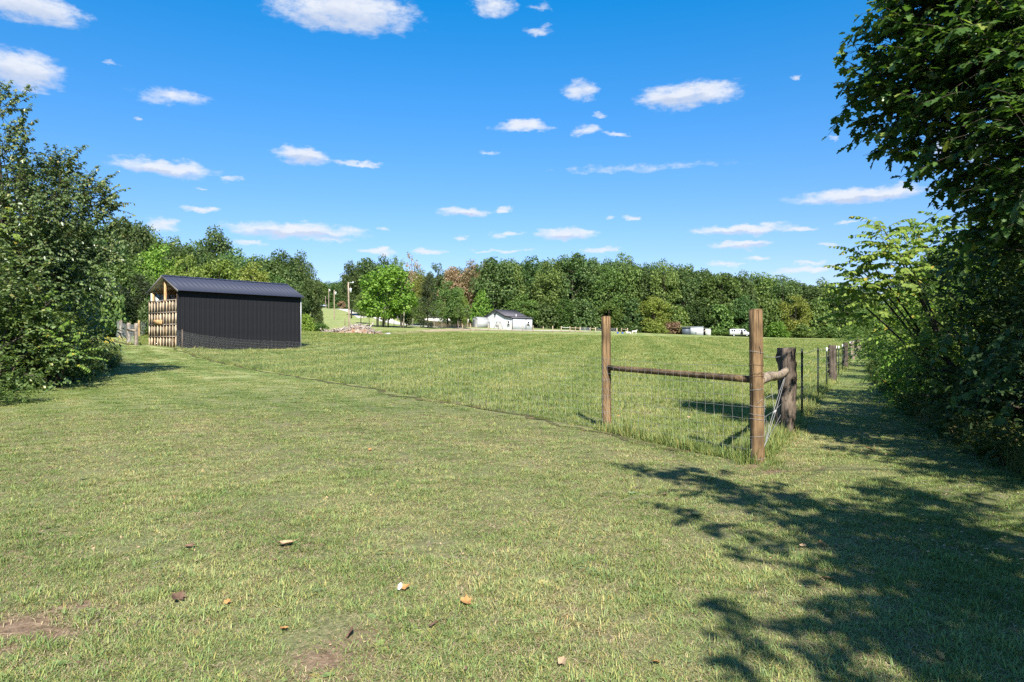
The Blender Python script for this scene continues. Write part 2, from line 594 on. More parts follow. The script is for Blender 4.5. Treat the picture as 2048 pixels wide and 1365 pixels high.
gx = axis(-1600, 1600, 0, .16, 1.026)
gy = axis(-300, 2200, 5, .14, 1.022)
XX, YY = np.meshgrid(gx, gy, indexing='ij')
ZZ = tz(XX, YY)
fld = in_poly(XX, YY, FIELD).astype(float)
near = np.hypot(XX, YY)
ZZ += .012 * np.sin(XX * 3.1 + 1.7 * np.sin(YY * 1.3)) * np.sin(YY * 2.3) * np.exp(-near / 25)
lane_pts = HEDGE
side = np.interp(YY, [h[1] for h in HEDGE], [h[0] for h in HEDGE], left=4.4)
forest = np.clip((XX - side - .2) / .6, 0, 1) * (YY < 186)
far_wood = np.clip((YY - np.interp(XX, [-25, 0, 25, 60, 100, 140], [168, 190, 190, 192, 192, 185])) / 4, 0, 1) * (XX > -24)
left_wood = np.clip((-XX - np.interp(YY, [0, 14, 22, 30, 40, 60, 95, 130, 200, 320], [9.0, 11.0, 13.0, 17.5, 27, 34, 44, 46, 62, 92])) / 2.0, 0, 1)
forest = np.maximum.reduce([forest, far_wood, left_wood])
nx, ny = XX.shape
idx = np.arange(nx * ny).reshape(nx, ny)
g = G()
g.add(np.stack([XX, YY, ZZ], -1).reshape(-1, 3), np.stack([idx[:-1, :-1], idx[1:, :-1], idx[1:, 1:], idx[:-1, 1:]], -1).reshape(-1, 4))
ground = g.build('ground', m_ground, smooth=True)
tag(ground, kind='structure')
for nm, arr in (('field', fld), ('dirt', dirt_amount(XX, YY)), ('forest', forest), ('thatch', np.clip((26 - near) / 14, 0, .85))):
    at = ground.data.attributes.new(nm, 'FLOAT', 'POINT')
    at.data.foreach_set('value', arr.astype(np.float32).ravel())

# ------------------------------------------------------------------ driveway, road and yard
m_gravel, n = mat('gravel')
pos = n.new('ShaderNodeNewGeometry').outputs['Position']
q = n.noise(pos, 6.0, 6.0, .7).outputs['Fac']
finish(n, principled(n, n.ramp(q, [(.3, (.36, .33, .29)), (.7, (.62, .60, .56))]), .95, .1, 0, bump(n, q, .4, .03)))
m_yard, n = mat('bare_earth')
pos = n.new('ShaderNodeNewGeometry').outputs['Position']
q = n.noise(pos, .9, 6.0, .7).outputs['Fac']
finish(n, principled(n, n.ramp(q, [(.32, (.15, .14, .05)), (.5, (.30, .24, .15)), (.68, (.46, .40, .31))]), .95, .1))


def ribbon(name, pts, widths, m, lift=.03, wob=0.0):
    pts = [np.array(p, float) for p in pts]
    P_ = []
    for a, b in zip(pts[:-1], pts[1:]):
        k = max(2, int(np.linalg.norm(b - a) / (.35 if wob else 2.0)))
        P_ += [a + (b - a) * t for t in np.linspace(0, 1, k, endpoint=False)]
    P_.append(pts[-1])
    P_ = np.array(P_)
    s = np.r_[0, np.cumsum(np.linalg.norm(np.diff(P_, axis=0), axis=1))]
    s0 = np.r_[0, np.cumsum([np.linalg.norm(b - a) for a, b in zip(pts[:-1], pts[1:])])]
    wd = np.interp(s, s0, widths)
    T = unit(np.gradient(P_, axis=0))
    Nn = np.c_[T[:, 1], -T[:, 0]]
    if wob:
        rw = np.random.default_rng(17)
        P_ = P_ + Nn * (np.convolve(rw.normal(0, wob, len(P_)), np.ones(4) / 2, 'same'))[:, None]
        wd = wd * rw.uniform(.35, 1.35, len(P_))
    cols = np.linspace(-.5, .5, 5)
    V = []
    for c in cols:
        q = P_ + Nn * (wd * c)[:, None]
        V.append(np.c_[q, tz(q[:, 0], q[:, 1]) + lift])
    V = np.stack(V, 1)
    i = np.arange(len(P_) * 5).reshape(len(P_), 5)
    g = G()
    g.add(V.reshape(-1, 3), np.stack([i[:-1, :-1], i[:-1, 1:], i[1:, 1:], i[1:, :-1]], -1).reshape(-1, 4))
    return tag(g.build(name, m, smooth=True), kind='structure')


ribbon('road', [(-150, 305), (-95, 306), (-70, 306), (-40, 312), (20, 330)], [7] * 5, m_gravel, .05)
ribbon('gravel_driveway', [W(686, 617, 306)[:2], W(712, 622, 262)[:2], W(742, 634, 205)[:2], W(775, 642, 188)[:2], W(830, 650, 178)[:2], W(880, 656, 170)[:2],
                           W(940, 657, 168)[:2], W(1000, 659, 168)[:2], W(1080, 660, 172)[:2], W(1150, 661, 178)[:2]],
       [8, 7, 5.5, 5, 4, 3.5, 3, 4, 5, 3], m_gravel, .06)
ribbon('bare_yard', [W(700, 668, 101)[:2], W(760, 665, 108)[:2], W(860, 661, 135)[:2], W(950, 657, 160)[:2], W(1030, 660, 165)[:2], W(1180, 662, 172)[:2]],
       [5, 4, 5, 10, 12, 8], m_yard, .04)

m_edge, n = mat('trimmed_edge')
pos = n.new('ShaderNodeNewGeometry').outputs['Position']
q = n.noise(pos, 3.0, 5.0, .7).outputs['Fac']
finish(n, principled(n, n.ramp(q, [(.34, (.035, .045, .018)), (.55, (.085, .082, .035)), (.66, (.19, .12, .065)), (.74, (.30, .16, .08))]), .95, .1))
_e = (BARN_N[:2] - POST2) / np.linalg.norm(BARN_N[:2] - POST2)
_en = np.array([_e[1], -_e[0]])
if _en[1] > 0:
    _en = -_en
ribbon('trimmed_edge', [CORNER + [-.05, -.02], POST2 + [-.14, -.06], BARN_N[:2] + _en * .35, bg_left - BU * .35, np.array([-22.3, 40.6]), np.array([-27.3, 47.6])], [.12, .16, .24, .3, .3, .3], m_edge, .012, .13)

# ------------------------------------------------------------------ grass (nobody could count it): clumps set out by geometry nodes
def grass_mat(name, kind):
    m, n = mat(name)
    geo = n.new('ShaderNodeNewGeometry')
    oi = n.new('ShaderNodeObjectInfo')
    c = grass_color(n, geo.outputs['Position'], kind)
    r = n.math('FRACT', n.math('ADD', geo.outputs['Random Per Island'], oi.outputs['Random']))
    # single blades: some straw, some fresh, some blue-green
    t = n.ramp(r, [(0, (.60, .74, .55)), (.30, (.85, 1.02, .95)), (.62, (1.05, 1.14, .90)), (.80, (1.35, 1.22, 1.0)), (.88, (1.75, 1.42, 1.30)), (1, (1.35, .92, .75))])
    c = n.mix(1.0, c, t, 'MULTIPLY')
    p = principled(n, c, .55, .25)
    tr = n.new('ShaderNodeBsdfTranslucent', {'Color': n.mix(1.0, c, (1.25, 1.3, .6), 'MULTIPLY')}).outputs[0]
    finish(n, n.new('ShaderNodeMixShader', {0: .30, 1: p, 2: tr}).outputs[0])
    return m


m_lawn = grass_mat('lawn_blades', 'lawn')
m_field = grass_mat('field_blades', 'field')


def clump_mesh(name, m, seed, n, rad, hl, wl, lean, broad=0):
    r = np.random.default_rng(seed)
    g = G()
    a = r.uniform(0, 2 * math.pi, n)
    q = rad * np.sqrt(r.uniform(0, 1, n))
    B = np.c_[q * np.cos(a), q * np.sin(a), np.full(n, -.005)]
    yaw = r.uniform(0, 2 * math.pi, n)
    L = r.uniform(*hl, n)
    w = r.uniform(*wl, n)
    ln = r.uniform(*lean, n)
    d = np.c_[np.cos(yaw), np.sin(yaw), np.zeros(n)]
    s = np.c_[-np.sin(yaw), np.cos(yaw), np.zeros(n)]
    up = np.array([0, 0, 1.0])
    mid = B + d * (L * .42 * np.sin(ln))[:, None] + up * (L * .55 * np.cos(ln * .7))[:, None]
    tip = B + d * (L * np.sin(ln) * 1.05)[:, None] + up * (L * np.cos(ln))[:, None]
    V = np.stack([B - s * w[:, None] * .5, B + s * w[:, None] * .5, mid + s * w[:, None] * .42, mid - s * w[:, None] * .42, tip], 1)
    i = np.arange(n)[:, None] * 5
    g.add(V.reshape(-1, 3), i + np.array([[0, 1, 2, 3]]))
    g.f.append((i + np.array([[3, 2, 4]]), 0))
    if broad:     # broad-leaved lawn weeds
        a = r.uniform(0, 2 * math.pi, broad)
        D = np.c_[np.cos(a), np.sin(a), r.uniform(.1, .5, broad)]
        leaves(g, np.c_[r.uniform(-.03, .03, (broad, 2)), np.full(broad, .004)], D, np.tile([0, 0, 1.0], (broad, 1)), r.uniform(.04, .07, broad), LEAF_PLAIN, 1.1)
    return g.mesh(name, m)


def scatter(name, label_kind, protos, XY, yaw, scl, var):
    """one stuff object: the points are its mesh, the clumps are set on them by geometry nodes"""
    c = bpy.data.collections.new(name + '_clumps')
    for i, me in enumerate(protos):
        c.objects.link(bpy.data.objects.new('%s_clump_%02d' % (name, i), me))
    me = bpy.data.meshes.new(name)
    me.vertices.add(len(XY))
    co = np.c_[XY, tz(XY[:, 0], XY[:, 1])]
    me.vertices.foreach_set('co', co.astype(np.float32).ravel())
    at = me.attributes.new('turn', 'FLOAT_VECTOR', 'POINT')
    rot = np.c_[np.zeros((len(XY), 2)), yaw]
    at.data.foreach_set('vector', rot.astype(np.float32).ravel())
    at = me.attributes.new('size', 'FLOAT_VECTOR', 'POINT')
    at.data.foreach_set('vector', scl.astype(np.float32).ravel())
    at = me.attributes.new('pick', 'INT', 'POINT')
    at.data.foreach_set('value', var.astype(np.int32))
    o = place(name, me)
    nt = bpy.data.node_groups.new(name + '_setout', 'GeometryNodeTree')
    nt.interface.new_socket('Geometry', in_out='INPUT', socket_type='NodeSocketGeometry')
    nt.interface.new_socket('Geometry', in_out='OUTPUT', socket_type='NodeSocketGeometry')
    gi, go = nt.nodes.new('NodeGroupInput'), nt.nodes.new('NodeGroupOutput')
    ci = nt.nodes.new('GeometryNodeCollectionInfo')
    ci.inputs['Collection'].default_value = c
    ci.inputs['Separate Children'].default_value = True
    ci.inputs['Reset Children'].default_value = True
    ip = nt.nodes.new('GeometryNodeInstanceOnPoints')
    ip.inputs['Pick Instance'].default_value = True

    def attr(nm, t):
        a = nt.nodes.new('GeometryNodeInputNamedAttribute')
        a.data_type = t
        a.inputs['Name'].default_value = nm
        return [s for s in a.outputs if s.enabled and s.name == 'Attribute'][0]
    L = nt.links.new
    L(gi.outputs[0], ip.inputs['Points'])
    L(ci.outputs[0], ip.inputs['Instance'])
    L(attr('pick', 'INT'), ip.inputs['Instance Index'])
    L(attr('turn', 'FLOAT_VECTOR'), ip.inputs['Rotation'])
    L(attr('size', 'FLOAT_VECTOR'), ip.inputs['Scale'])
    L(ip.outputs[0], go.inputs[0])
    md = o.modifiers.new('setout', 'NODES')
    md.node_group = nt
    return tag(o, kind='stuff')


def wedge(d0, d1, per, pad=1.5):
    """points in the view wedge (a little wider) between two depths, per square metre"""
    half = lambda d: d * .76 + pad
    area = (half(d0) + half(d1)) * (d1 - d0)
    k = int(area * per)
    d = np.sqrt(rng.uniform(0, 1, k * 2) * (d1 ** 2 - d0 ** 2) + d0 ** 2)[:k]
    x = rng.uniform(-1, 1, k) * half(d)
    return np.c_[x, d]


lawn_p, lawn_s = [], []
for d0, d1, per, sx, sz in [(1.9, 4.5, 290, .95, .72), (4.5, 7.5, 195, 1.05, .66), (7.5, 13, 100, 1.35, .62), (13, 22, 36, 2.0, .6), (22, 40, 12, 3.2, .65)]:
    p = wedge(d0, d1, per)
    s = rng.uniform(.75, 1.25, len(p))
    lawn_p.append(p)
    lawn_s.append(np.c_[s * sx, s * sx, s * sz])
lawn_p, lawn_s = np.concatenate(lawn_p), np.concatenate(lawn_s)
keep = ~in_poly(lawn_p[:, 0], lawn_p[:, 1], FIELD)
hx = np.interp(lawn_p[:, 1], [h[1] for h in HEDGE], [h[0] for h in HEDGE], left=4.4)
keep &= lawn_p[:, 0] < hx + .8
lx = np.interp(lawn_p[:, 1], [0, 14, 22, 30, 40, 60], [-9.0, -11.0, -13.0, -17.5, -27, -34])
keep &= lawn_p[:, 0] > lx - .5
keep &= seg_dist(lawn_p[:, 0], lawn_p[:, 1], [CORNER + _en * .1, POST2 + _en * .1, BARN_N[:2] + _en * .35]) > .13
keep &= rng.uniform(0, 1, len(lawn_p)) > dirt_amount(lawn_p[:, 0], lawn_p[:, 1]) * 1.05
lawn_p, lawn_s = lawn_p[keep], lawn_s[keep]
# patchy vigour, ranker in the shade of the lane
vig = 1 + .14 * np.sin(lawn_p[:, 0] * 2.1 + 2 * np.sin(lawn_p[:, 1] * 1.1)) * np.sin(lawn_p[:, 1] * 2.7 + lawn_p[:, 0])
lawn_s[:, 2] *= vig
lawn_clumps = [clump_mesh('lawn_clump', m_lawn, 20 + i, 84, .085, (.018, .050), (.0026, .0048), (.45, 1.45), broad=(2 if i == 5 else 0)) for i in range(6)]
lawn_clumps += [clump_mesh('lawn_clump', m_lawn, 40 + i, 50, .07, (.035, .075), (.0032, .006), (.4, 1.3)) for i in range(2)]
m_straw = leafmat('dead_grass_straw', [(.15, .125, .07), (.29, .24, .14), (.44, .36, .225), (.20, .12, .075)], .2)
lawn_clumps += [clump_mesh('lawn_clump', m_straw, 50 + i, 60, .12, (.02, .06), (.0022, .0042), (1.15, 1.56)) for i in range(2)]
# dead straw lying between the green clumps, thickest on the dry open lawn
k = rng.uniform(0, 1, len(lawn_p)) < np.where(lawn_p[:, 0] > 1.2 + .30 * lawn_p[:, 1], .14, .55)
k &= lawn_p[:, 1] < 13
lawn_p = np.concatenate([lawn_p, lawn_p[k] + rng.normal(0, .03, (k.sum(), 2))])
lawn_s = np.concatenate([lawn_s, np.c_[lawn_s[k][:, :2] * 1.1, np.full(k.sum(), .9)]])
v = rng.choice(8, len(lawn_p), p=[.16, .16, .12, .16, .16, .06, .10, .08])
v[-k.sum():] = rng.integers(8, 10, k.sum())
lawn = scatter('lawn_grass', 'lawn', lawn_clumps, lawn_p, rng.uniform(0, 6.28, len(lawn_p)), lawn_s, v)
tag(lawn, 'short mown lawn grass with dry and worn patches', None)

fp, fs = [], []
for d0, d1, per, sx, sz in [(7, 13, 85, 1.0, .58), (13, 22, 36, 1.3, .7), (22, 40, 15, 1.9, .9), (40, 75, 4.5, 3.0, 1.0), (75, 130, 1.1, 5.0, 1.2)]:
    p = wedge(d0, d1, per)
    s = rng.uniform(.7, 1.3, len(p))
    fp.append(p)
    fs.append(np.c_[s * sx, s * sx, s * sz])
# the unmown fringe under the fence wires
for a, b, per in ((CORNER, POST2, 70), (POST2, BARN_N[:2], 42), (CORNER, LANE[1], 60), (LANE[1], LANE[2], 24)):
    L_ = np.linalg.norm(b - a)
    k = int(L_ * per)
    t = rng.uniform(0, 1, k)[:, None]
    nn = np.array([-(b - a)[1], (b - a)[0]]) / L_
    fp.append(a + (b - a) * t + nn * np.abs(rng.normal(0, .16, (k, 1))) * (1 if a is not CORNER or b is POST2 else 1))
    s = rng.uniform(.8, 1.4, k)
    fs.append(np.c_[s, s, s * rng.uniform(.8, 1.35, k)])
fp, fs = np.concatenate(fp), np.concatenate(fs)
keep = in_poly(fp[:, 0], fp[:, 1], FIELD) | (seg_dist(fp[:, 0], fp[:, 1], [POST2, CORNER, LANE[1], LANE[2]]) < .12)
bl = np.array(fp) - BARN_N[:2]
inb = (bl @ BU > -.1) & (bl @ BU < BL + .1) & (bl @ BV > -.05) & (bl @ BV < BW)
keep &= ~inb
fp, fs = fp[keep], fs[keep]
field_clumps = [clump_mesh('field_clump', m_field, 60 + i, 46, .11, (.06, .15), (.004, .007), (.15, 1.1)) for i in range(5)]
field_clumps += [clump_mesh('field_clump', m_field, 70, 34, .09, (.10, .24), (.004, .008), (.1, .9))]
v = rng.choice(6, len(fp), p=[.18, .18, .18, .18, .18, .10])
fieldg = scatter('field_grass', 'field', field_clumps, fp, rng.uniform(0, 6.28, len(fp)), fs, v)
tag(fieldg, 'taller unmown pasture grass inside the wire fence', None)

# ------------------------------------------------------------------ materials for built things
m_pine = woodmat('treated_pine', (.066, .043, .023), (.25, .172, .094), grain=(48, 48, 2.0))
m_pine_new = woodmat('fresh_lumber', (.34, .20, .09), (.62, .42, .22), grain=(22, 22, 3))
m_lumber = woodmat('weathered_lumber', (.34, .27, .185), (.62, .52, .39), grain=(22, 22, 3))
m_graywood = woodmat('grey_wood', (.15, .125, .105), (.38, .33, .28), grain=(26, 26, 3))
m_cedar = woodmat('cedar_wood', (.030, .025, .021), (.175, .145, .118), grain=(55, 55, 2.2), bumpk=.9)
m_cedarbark = woodmat('stripped_cedar', (.13, .105, .08), (.42, .36, .29), grain=(14, 14, 5), bumpk=.9)
m_bark = woodmat('bark', (.025, .021, .016), (.10, .085, .068), grain=(16, 16, 2), bumpk=.8)
m_palebark = woodmat('pale_bark', (.13, .115, .095), (.40, .37, .32), grain=(8, 8, 1.5), bumpk=.4)
m_wire = plain('galvanised_wire', (.30, .30, .29), .55, .4, .2)
m_rustwire = plain('rusty_wire', (.17, .12, .085), .6, .4, .4)
m_tpost = plain('green_post_paint', (.012, .020, .014), .5, .4, .1)
m_white = plain('white_paint', (.78, .78, .77), .5, .4, 0, .03)
m_black = plain('black_metal', (.0155, .0158, .0185), .55, .07, 0, .14, 1.5)
m_blackroof = plain('dark_roof_metal', (.029, .035, .060), .58, .2, 0, .06, 1.2)
m_raketrim = plain('brown_grey_trim', (.12, .11, .10), .5, .3)
m_liner = plain('white_liner_metal', (.55, .54, .50), .5, .4, .1, .05)
m_galv = plain('galvanised_sheet', (.62, .64, .66), .42, .5, .3, .06)
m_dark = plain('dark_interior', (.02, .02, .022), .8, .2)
m_glass, n = mat('window_glass')
finish(n, principled(n, (.02, .025, .03), .08, .6))

# ------------------------------------------------------------------ the black shed
shed = thing('pole_shed', 'black metal pole shed with slatted timber end standing on the grass', 'shed',
             (BARN_N[0], BARN_N[1], BARN_Z), math.atan2(BU[1], BU[0]))
EH, RISE, OV = 3.62, .86, .30
PN = 27
pw_ = BL / PN
g = G()          # one wall panel: flat pan with a raised rib, 9 cm skirt into the grass
prof = [(0, 0), (.30, 0), (.315, -.007), (.33, 0), (.62, 0), (.635, -.007), (.65, 0), (.93, 0), (.945, -.016), (.985, -.016), (1.0, 0)]
V, Fq = [], []
for t, y in prof:
    V += [(t * pw_, y, -.25), (t * pw_, y, EH - .02)]
for i in range(len(prof) - 1):
    Fq.append((2 * i, 2 * i + 2, 2 * i + 3, 2 * i + 1))
g.add(V, Fq)
wall_me = g.mesh('wall_panel', m_black)
for i in range(PN):
    place('wall_panel', wall_me, shed, (i * pw_, 0, 0))
    o = place('wall_panel', wall_me, shed, ((i + 1) * pw_, BW, 0), (0, 0, math.pi))
# liner seen inside on the far long wall, and the far gable
g = G()
for i in range(PN):
    box(g, i * pw_ + .01, (i + 1) * pw_ - .01, BW - .10, BW - .07 + (.012 if i % 2 else 0), 0, EH - .1)
g.build('wall_liner', m_liner, shed)
g = G()
g.add([(BL, 0, -.25), (BL, BW, -.25), (BL, BW, EH), (BL, BW / 2, EH + RISE), (BL, 0, EH)], [(0, 1, 2, 3, 4)])
g.add([(BL - .04, 0, -.25), (BL - .04, BW, -.25), (BL - .04, BW, EH), (BL - .04, BW / 2, EH + RISE), (BL - .04, 0, EH)], [(4, 3, 2, 1, 0)])
g.build('end_wall', m_black, shed)
g = G()
box(g, BL + .004, BL + .03, -.03, .03, -.2, EH)
g.build('corner_trim', m_galv, shed)
# roof: standing seam panels, two slopes
sl = math.atan2(RISE, BW / 2)
slen = (BW / 2 + OV) / math.cos(sl)
rp = (BL + .16) / PN
g = G()
V, Fq = [], []
rprof = [(0, 0), (.93, 0), (.945, .035), (.985, .035), (1.0, 0)]
for t, z in rprof:
    V += [(t * rp, 0, z), (t * rp, slen, z), (t * rp, 0, z - .02), (t * rp, slen, z - .02)]
for i in range(len(rprof) - 1):
    a = 4 * i
    Fq += [(a, a + 4, a + 5, a + 1), (a + 2, a + 3, a + 7, a + 6), (a, a + 2, a + 6, a + 4)]
g.add(V, Fq)
roof_me = g.mesh('roof_panel', m_blackroof)
for i in range(PN):
    place('roof_panel', roof_me, shed, (-.08 + i * rp, -OV, EH - OV * math.tan(sl) + .02), (sl, 0, 0))
    place('roof_panel', roof_me, shed, (-.08 + (i + 1) * rp, BW + OV, EH - OV * math.tan(sl) + .02), (sl, 0, math.pi))
g = G()
for sgn in (-1, 1):
    y0 = BW / 2
    g.add([(-.10, y0, EH + RISE + .065), (BL + .10, y0, EH + RISE + .065), (BL + .10, y0 + sgn * .16, EH + RISE + .065 - .16 * math.tan(sl)),
           (-.10, y0 + sgn * .16, EH + RISE + .065 - .16 * math.tan(sl))], [(0, 1, 2, 3)])
g.build('ridge_cap', m_blackroof, shed)
for sgn in (-1, 1):
    for xx in (-.105, BL + .085):
        g = G()
        y0, y1 = BW / 2, BW / 2 + sgn * (BW / 2 + OV)
        z1 = EH - OV * math.tan(sl)
        V = [(xx, y0, EH + RISE - .09), (xx + .02, y0, EH + RISE - .09), (xx + .02, y1, z1 - .09), (xx, y1, z1 - .09),
             (xx, y0, EH + RISE + .045), (xx + .02, y0, EH + RISE + .045), (xx + .02, y1, z1 + .045), (xx, y1, z1 + .045)]
        g.add(V, BOXF)
        g.build('rake_trim', m_raketrim, shed)
g = G()
g.add([(-.06, -.02, EH - .05), (BL, -.02, EH - .05), (BL, BW / 2, EH + RISE - .03), (-.06, BW / 2, EH + RISE - .03), (BL, BW + .02, EH - .05), (-.06, BW + .02, EH - .05)],
      [(3, 2, 1, 0), (5, 4, 2, 3)])
g.build('roof_lining', m_liner, shed)
for k in range(5):
    for sgn in (0, 1):
        g = G()
        t = .12 + k * .2
        y = (BW / 2) * t if sgn == 0 else BW - (BW / 2) * t
        z = EH + RISE * t - .15
        box(g, .05, BL - .1, y - .02, y + .02, z - .07, z + .02)
        g.build('purlin', m_pine_new, shed)
for xx, yy, top in [(.06, BW / 2 - .07, EH + RISE - .06), (.06, .03, EH - .05), (.06, BW - .16, EH - .05), (BL / 2, .03, EH - .05), (BL / 2, BW - .16, EH - .05), (BL - .2, .05, EH - .05), (BL - .2, BW - .16, EH - .05)]:
    g = G()
    box(g, xx, xx + .13, yy, yy + .13, -.3, top)
    g.build('post', m_pine_new, shed)
# slatted end: four tiers of pallet decking, dark gaps, studs that throw slanting shadows
LT, ROWS, COLS = 2.95, 4, 9
rh, cw = LT / ROWS, BW / COLS
for r_ in range(ROWS):
    for c_ in range(COLS):
        g = G()
        wbd = cw * (.46 + .10 * math.sin(r_ * 2.3 + c_ * 1.7))
        y0 = c_ * cw + .10
        box(g, -.015, .012, y0, y0 + wbd, r_ * rh + .03, (r_ + 1) * rh - .05)
        o = g.build('slat', m_lumber if (r_ * 5 + c_ * 3) % 7 else m_pine_new, shed)
    for c_ in range(COLS + 1):
        g = G()
        y0 = min(max(c_ * cw - .02, 0), BW - .045)
        box(g, -.085, -.018, y0, y0 + .045, r_ * rh + .035, (r_ + 1) * rh - .045)
        g.build('stud', m_lumber, shed)
for r_ in range(ROWS + 1):
    g = G()
    box(g, -.095, -.0, -.01, BW + .01, r_ * rh - .03, r_ * rh + .03)
    g.build('rail', m_graywood if r_ else m_lumber, shed)
g = G()
box(g, -.14, -.118, BW * .46, BW * .80, rh * 2 + .02, rh * 2 + .30)
g.build('patch_board', m_pine_new, shed)
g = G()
box(g, .02, .04, .02, BW - .02, 0, LT - .05)  # added dark sheet, stands in for the shaded interior between the slats
g.build('interior_shade_sheet', m_dark, shed)
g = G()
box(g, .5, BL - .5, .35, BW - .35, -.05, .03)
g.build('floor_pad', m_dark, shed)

# ------------------------------------------------------------------ fences


def z_at(p):
    return tz1(p[0], p[1])


def round_post(name, p, height, r, m, parent, lean=(0, 0), seed=0, sides=18, rough=.04, top_r=None, loc0=(0, 0, 0)):
    rr = np.random.default_rng(seed)
    k = 12
    zs = np.linspace(-.35, height, k)
    zz = z_at(p)
    pts = np.c_[p[0] + lean[0] * zs - loc0[0], p[1] + lean[1] * zs - loc0[1], zz + zs - loc0[2]]
    rad = np.linspace(r * 1.03, (top_r or r) * .97, k)
    wob = 1 + rough * rr.normal(0, 1, (1, sides)) + rough * .35 * rr.normal(0, 1, (k, sides))
    g = G()
    tube(g, pts, rad, sides, 0, True, wob)
    # slightly rounded sawn top
    tube(g, [pts[-1] - [0, 0, .002], pts[-1] + [lean[0] * .012, lean[1] * .012, .012]], [rad[-1] * .985, rad[-1] * .93], sides, 0, True, wob[:1])
    return g.build(name, m, parent, smooth=False)


def cedar_post(name, p, height, r, parent, seed, lean=(0, 0), m=None):
    rr = np.random.default_rng(seed)
    k, sides = 26, 22
    zs = np.linspace(-.3, height, k)
    th = np.arange(sides) / sides * 2 * math.pi
    lob = 1 + .16 * np.cos(3 * th + seed) + .10 * np.cos(5 * th + 2 * seed) + .06 * np.cos(9 * th + 3.1 * seed)
    wob = np.tile(lob, (k, 1)) * (1 + .075 * rr.normal(0, 1, (k, sides)))
    for _ in range(5):      # knots
        a, b = rr.integers(0, sides), rr.integers(3, k - 2)
        for i in range(-2, 3):
            wob[np.clip(b + i, 0, k - 1), (a + np.arange(-2, 3)) % sides] += .16 * math.exp(-i * i / 2) * np.exp(-np.arange(-2, 3) ** 2 / 2)
    zz = z_at(p)
    pts = np.c_[p[0] + lean[0] * zs + .012 * np.sin(zs * 5 + seed), p[1] + lean[1] * zs, zz + zs]
    g = G()
    tube(g, pts, np.linspace(r * 1.06, r * .96, k), sides, 0, True, wob)
    return g.build(name, m or m_cedar, parent, smooth=False)


pf = thing('field_fence', 'woven wire fence with two tall pine posts and a rail, ending at the black shed', 'fence', (0, 0, 0))
c_lean = (-.012, .0)
o = round_post('post', CORNER, 1.757, .078, m_pine, pf, c_lean, 3, 24, .02)
o['label'] = 'thick round corner post wrapped with wire'
o = round_post('post', POST2, 1.77, .073, m_pine, pf, (-.004, 0), 5, 22, .022)
o['label'] = 'slimmer round pine post at the far end of the rail'
zc, z2 = z_at(CORNER), z_at(POST2)
a3 = np.array([POST2[0], POST2[1], z2 + .975])
b3 = np.array([CORNER[0] - .02, CORNER[1], zc + .955])
d3 = unit(b3 - a3)
g = G()
tube(g, [a3 + d3 * (.06 + t * (np.linalg.norm(b3 - a3) - .12)) for t in np.linspace(0, 1, 10)], [.042] * 10, 14, 0, True, 1 + .015 * rng.normal(0, 1, (10, 14)))
g.build('rail', m_pine, pf)

# woven wire: line wires and stay wires
LINEH = [.06, .16, .27, .39, .51, .64, .77, .90, 1.0, 1.12]


def woven(parent, A, B, seed, sag=.012, stay=.152, thick=.0016, heights=LINEH, m=None, off=.08):
    rr = np.random.default_rng(seed)
    A, B = np.asarray(A, float), np.asarray(B, float)
    L_ = np.linalg.norm(B - A)
    nn = np.array([-(B - A)[1], (B - A)[0]]) / L_
    if nn[1] > 0:
        nn = -nn
    k = max(3, int(L_ / stay))
    t = np.linspace(0, 1, k)
    q = A + (B - A) * t[:, None] + nn * off
    zg = np.interp(t, np.linspace(0, 1, 12), [tz1(*(A + (B - A) * s)) for s in np.linspace(0, 1, 12)])
    wav = rr.normal(0, .006, k)
    g = G()
    rows = []
    for h in heights:
        z = zg + h - sag * 4 * t * (1 - t) + rr.normal(0, .004, k) + wav
        rows.append(np.c_[q + nn * rr.normal(0, .004, (k, 1)), z])
        tube(g, rows[-1], thick, 4, 0, False)
    rows = np.array(rows)
    g.build('line_wire', m or m_wire, parent)
    g = G()
    for i in range(k):
        tube(g, rows[:, i, :] + rr.normal(0, .003, (len(heights), 3)), thick * .8, 3, 0, False)
    o = g.build('stay_wire', m or m_wire, parent)
    o['kind'] = 'stuff'


woven(pf, POST2, CORNER, 1, .02)
mid1 = POST2 + (BARN_N[:2] - POST2) * .33
woven(pf, POST2, BARN_N[:2], 2, .0, thick=.0014)
# thin steel posts along the run to the shed
for t in (.955,):
    p = POST2 + (BARN_N[:2] - POST2) * t
    g = G()
    box(g, p[0] - .02, p[0] + .02, p[1] - .02, p[1] + .02, z_at(p) - .3, z_at(p) + 1.2)
    g.build('steel_post', m_rustwire, pf)
# wire wraps and tie ends on the corner post
for h, rr_ in [(.06, .080), (.30, .081), (.50, .081), (.555, .081), (.66, .082), (.85, .081), (.99, .082), (1.02, .083), (1.12, .081), (1.28, .082)]:
    th = np.linspace(0, 2 * math.pi, 25)
    g = G()
    tube(g, np.c_[CORNER[0] + c_lean[0] * h + rr_ * 1.02 * np.cos(th), CORNER[1] + rr_ * 1.02 * np.sin(th), zc + h + .012 * np.sin(th + h * 9)], .0021, 4, 0, False)
    if h in (.99, .66):
        tube(g, [(CORNER[0] + .03, CORNER[1] - .085, zc + h), (CORNER[0] + .05, CORNER[1] - .11, zc + h + .05), (CORNER[0] + .02, CORNER[1] - .1, zc + h + .08), (CORNER[0] - .03, CORNER[1] - .09, zc + h + .03)], .002, 4, 0, False)
    g.build('wire_wrap', m_rustwire if h in (.99, 1.02, 1.12) else m_wire, pf)
for h in (.98, .80, .55, .3):
    th = np.linspace(0, 2 * math.pi, 21)
    g = G()
    tube(g, np.c_[POST2[0] + .076 * np.cos(th), POST2[1] + .076 * np.sin(th), z2 + h + .01 * np.sin(th)], .002, 4, 0, False)
    g.build('wire_wrap', m_wire, pf)
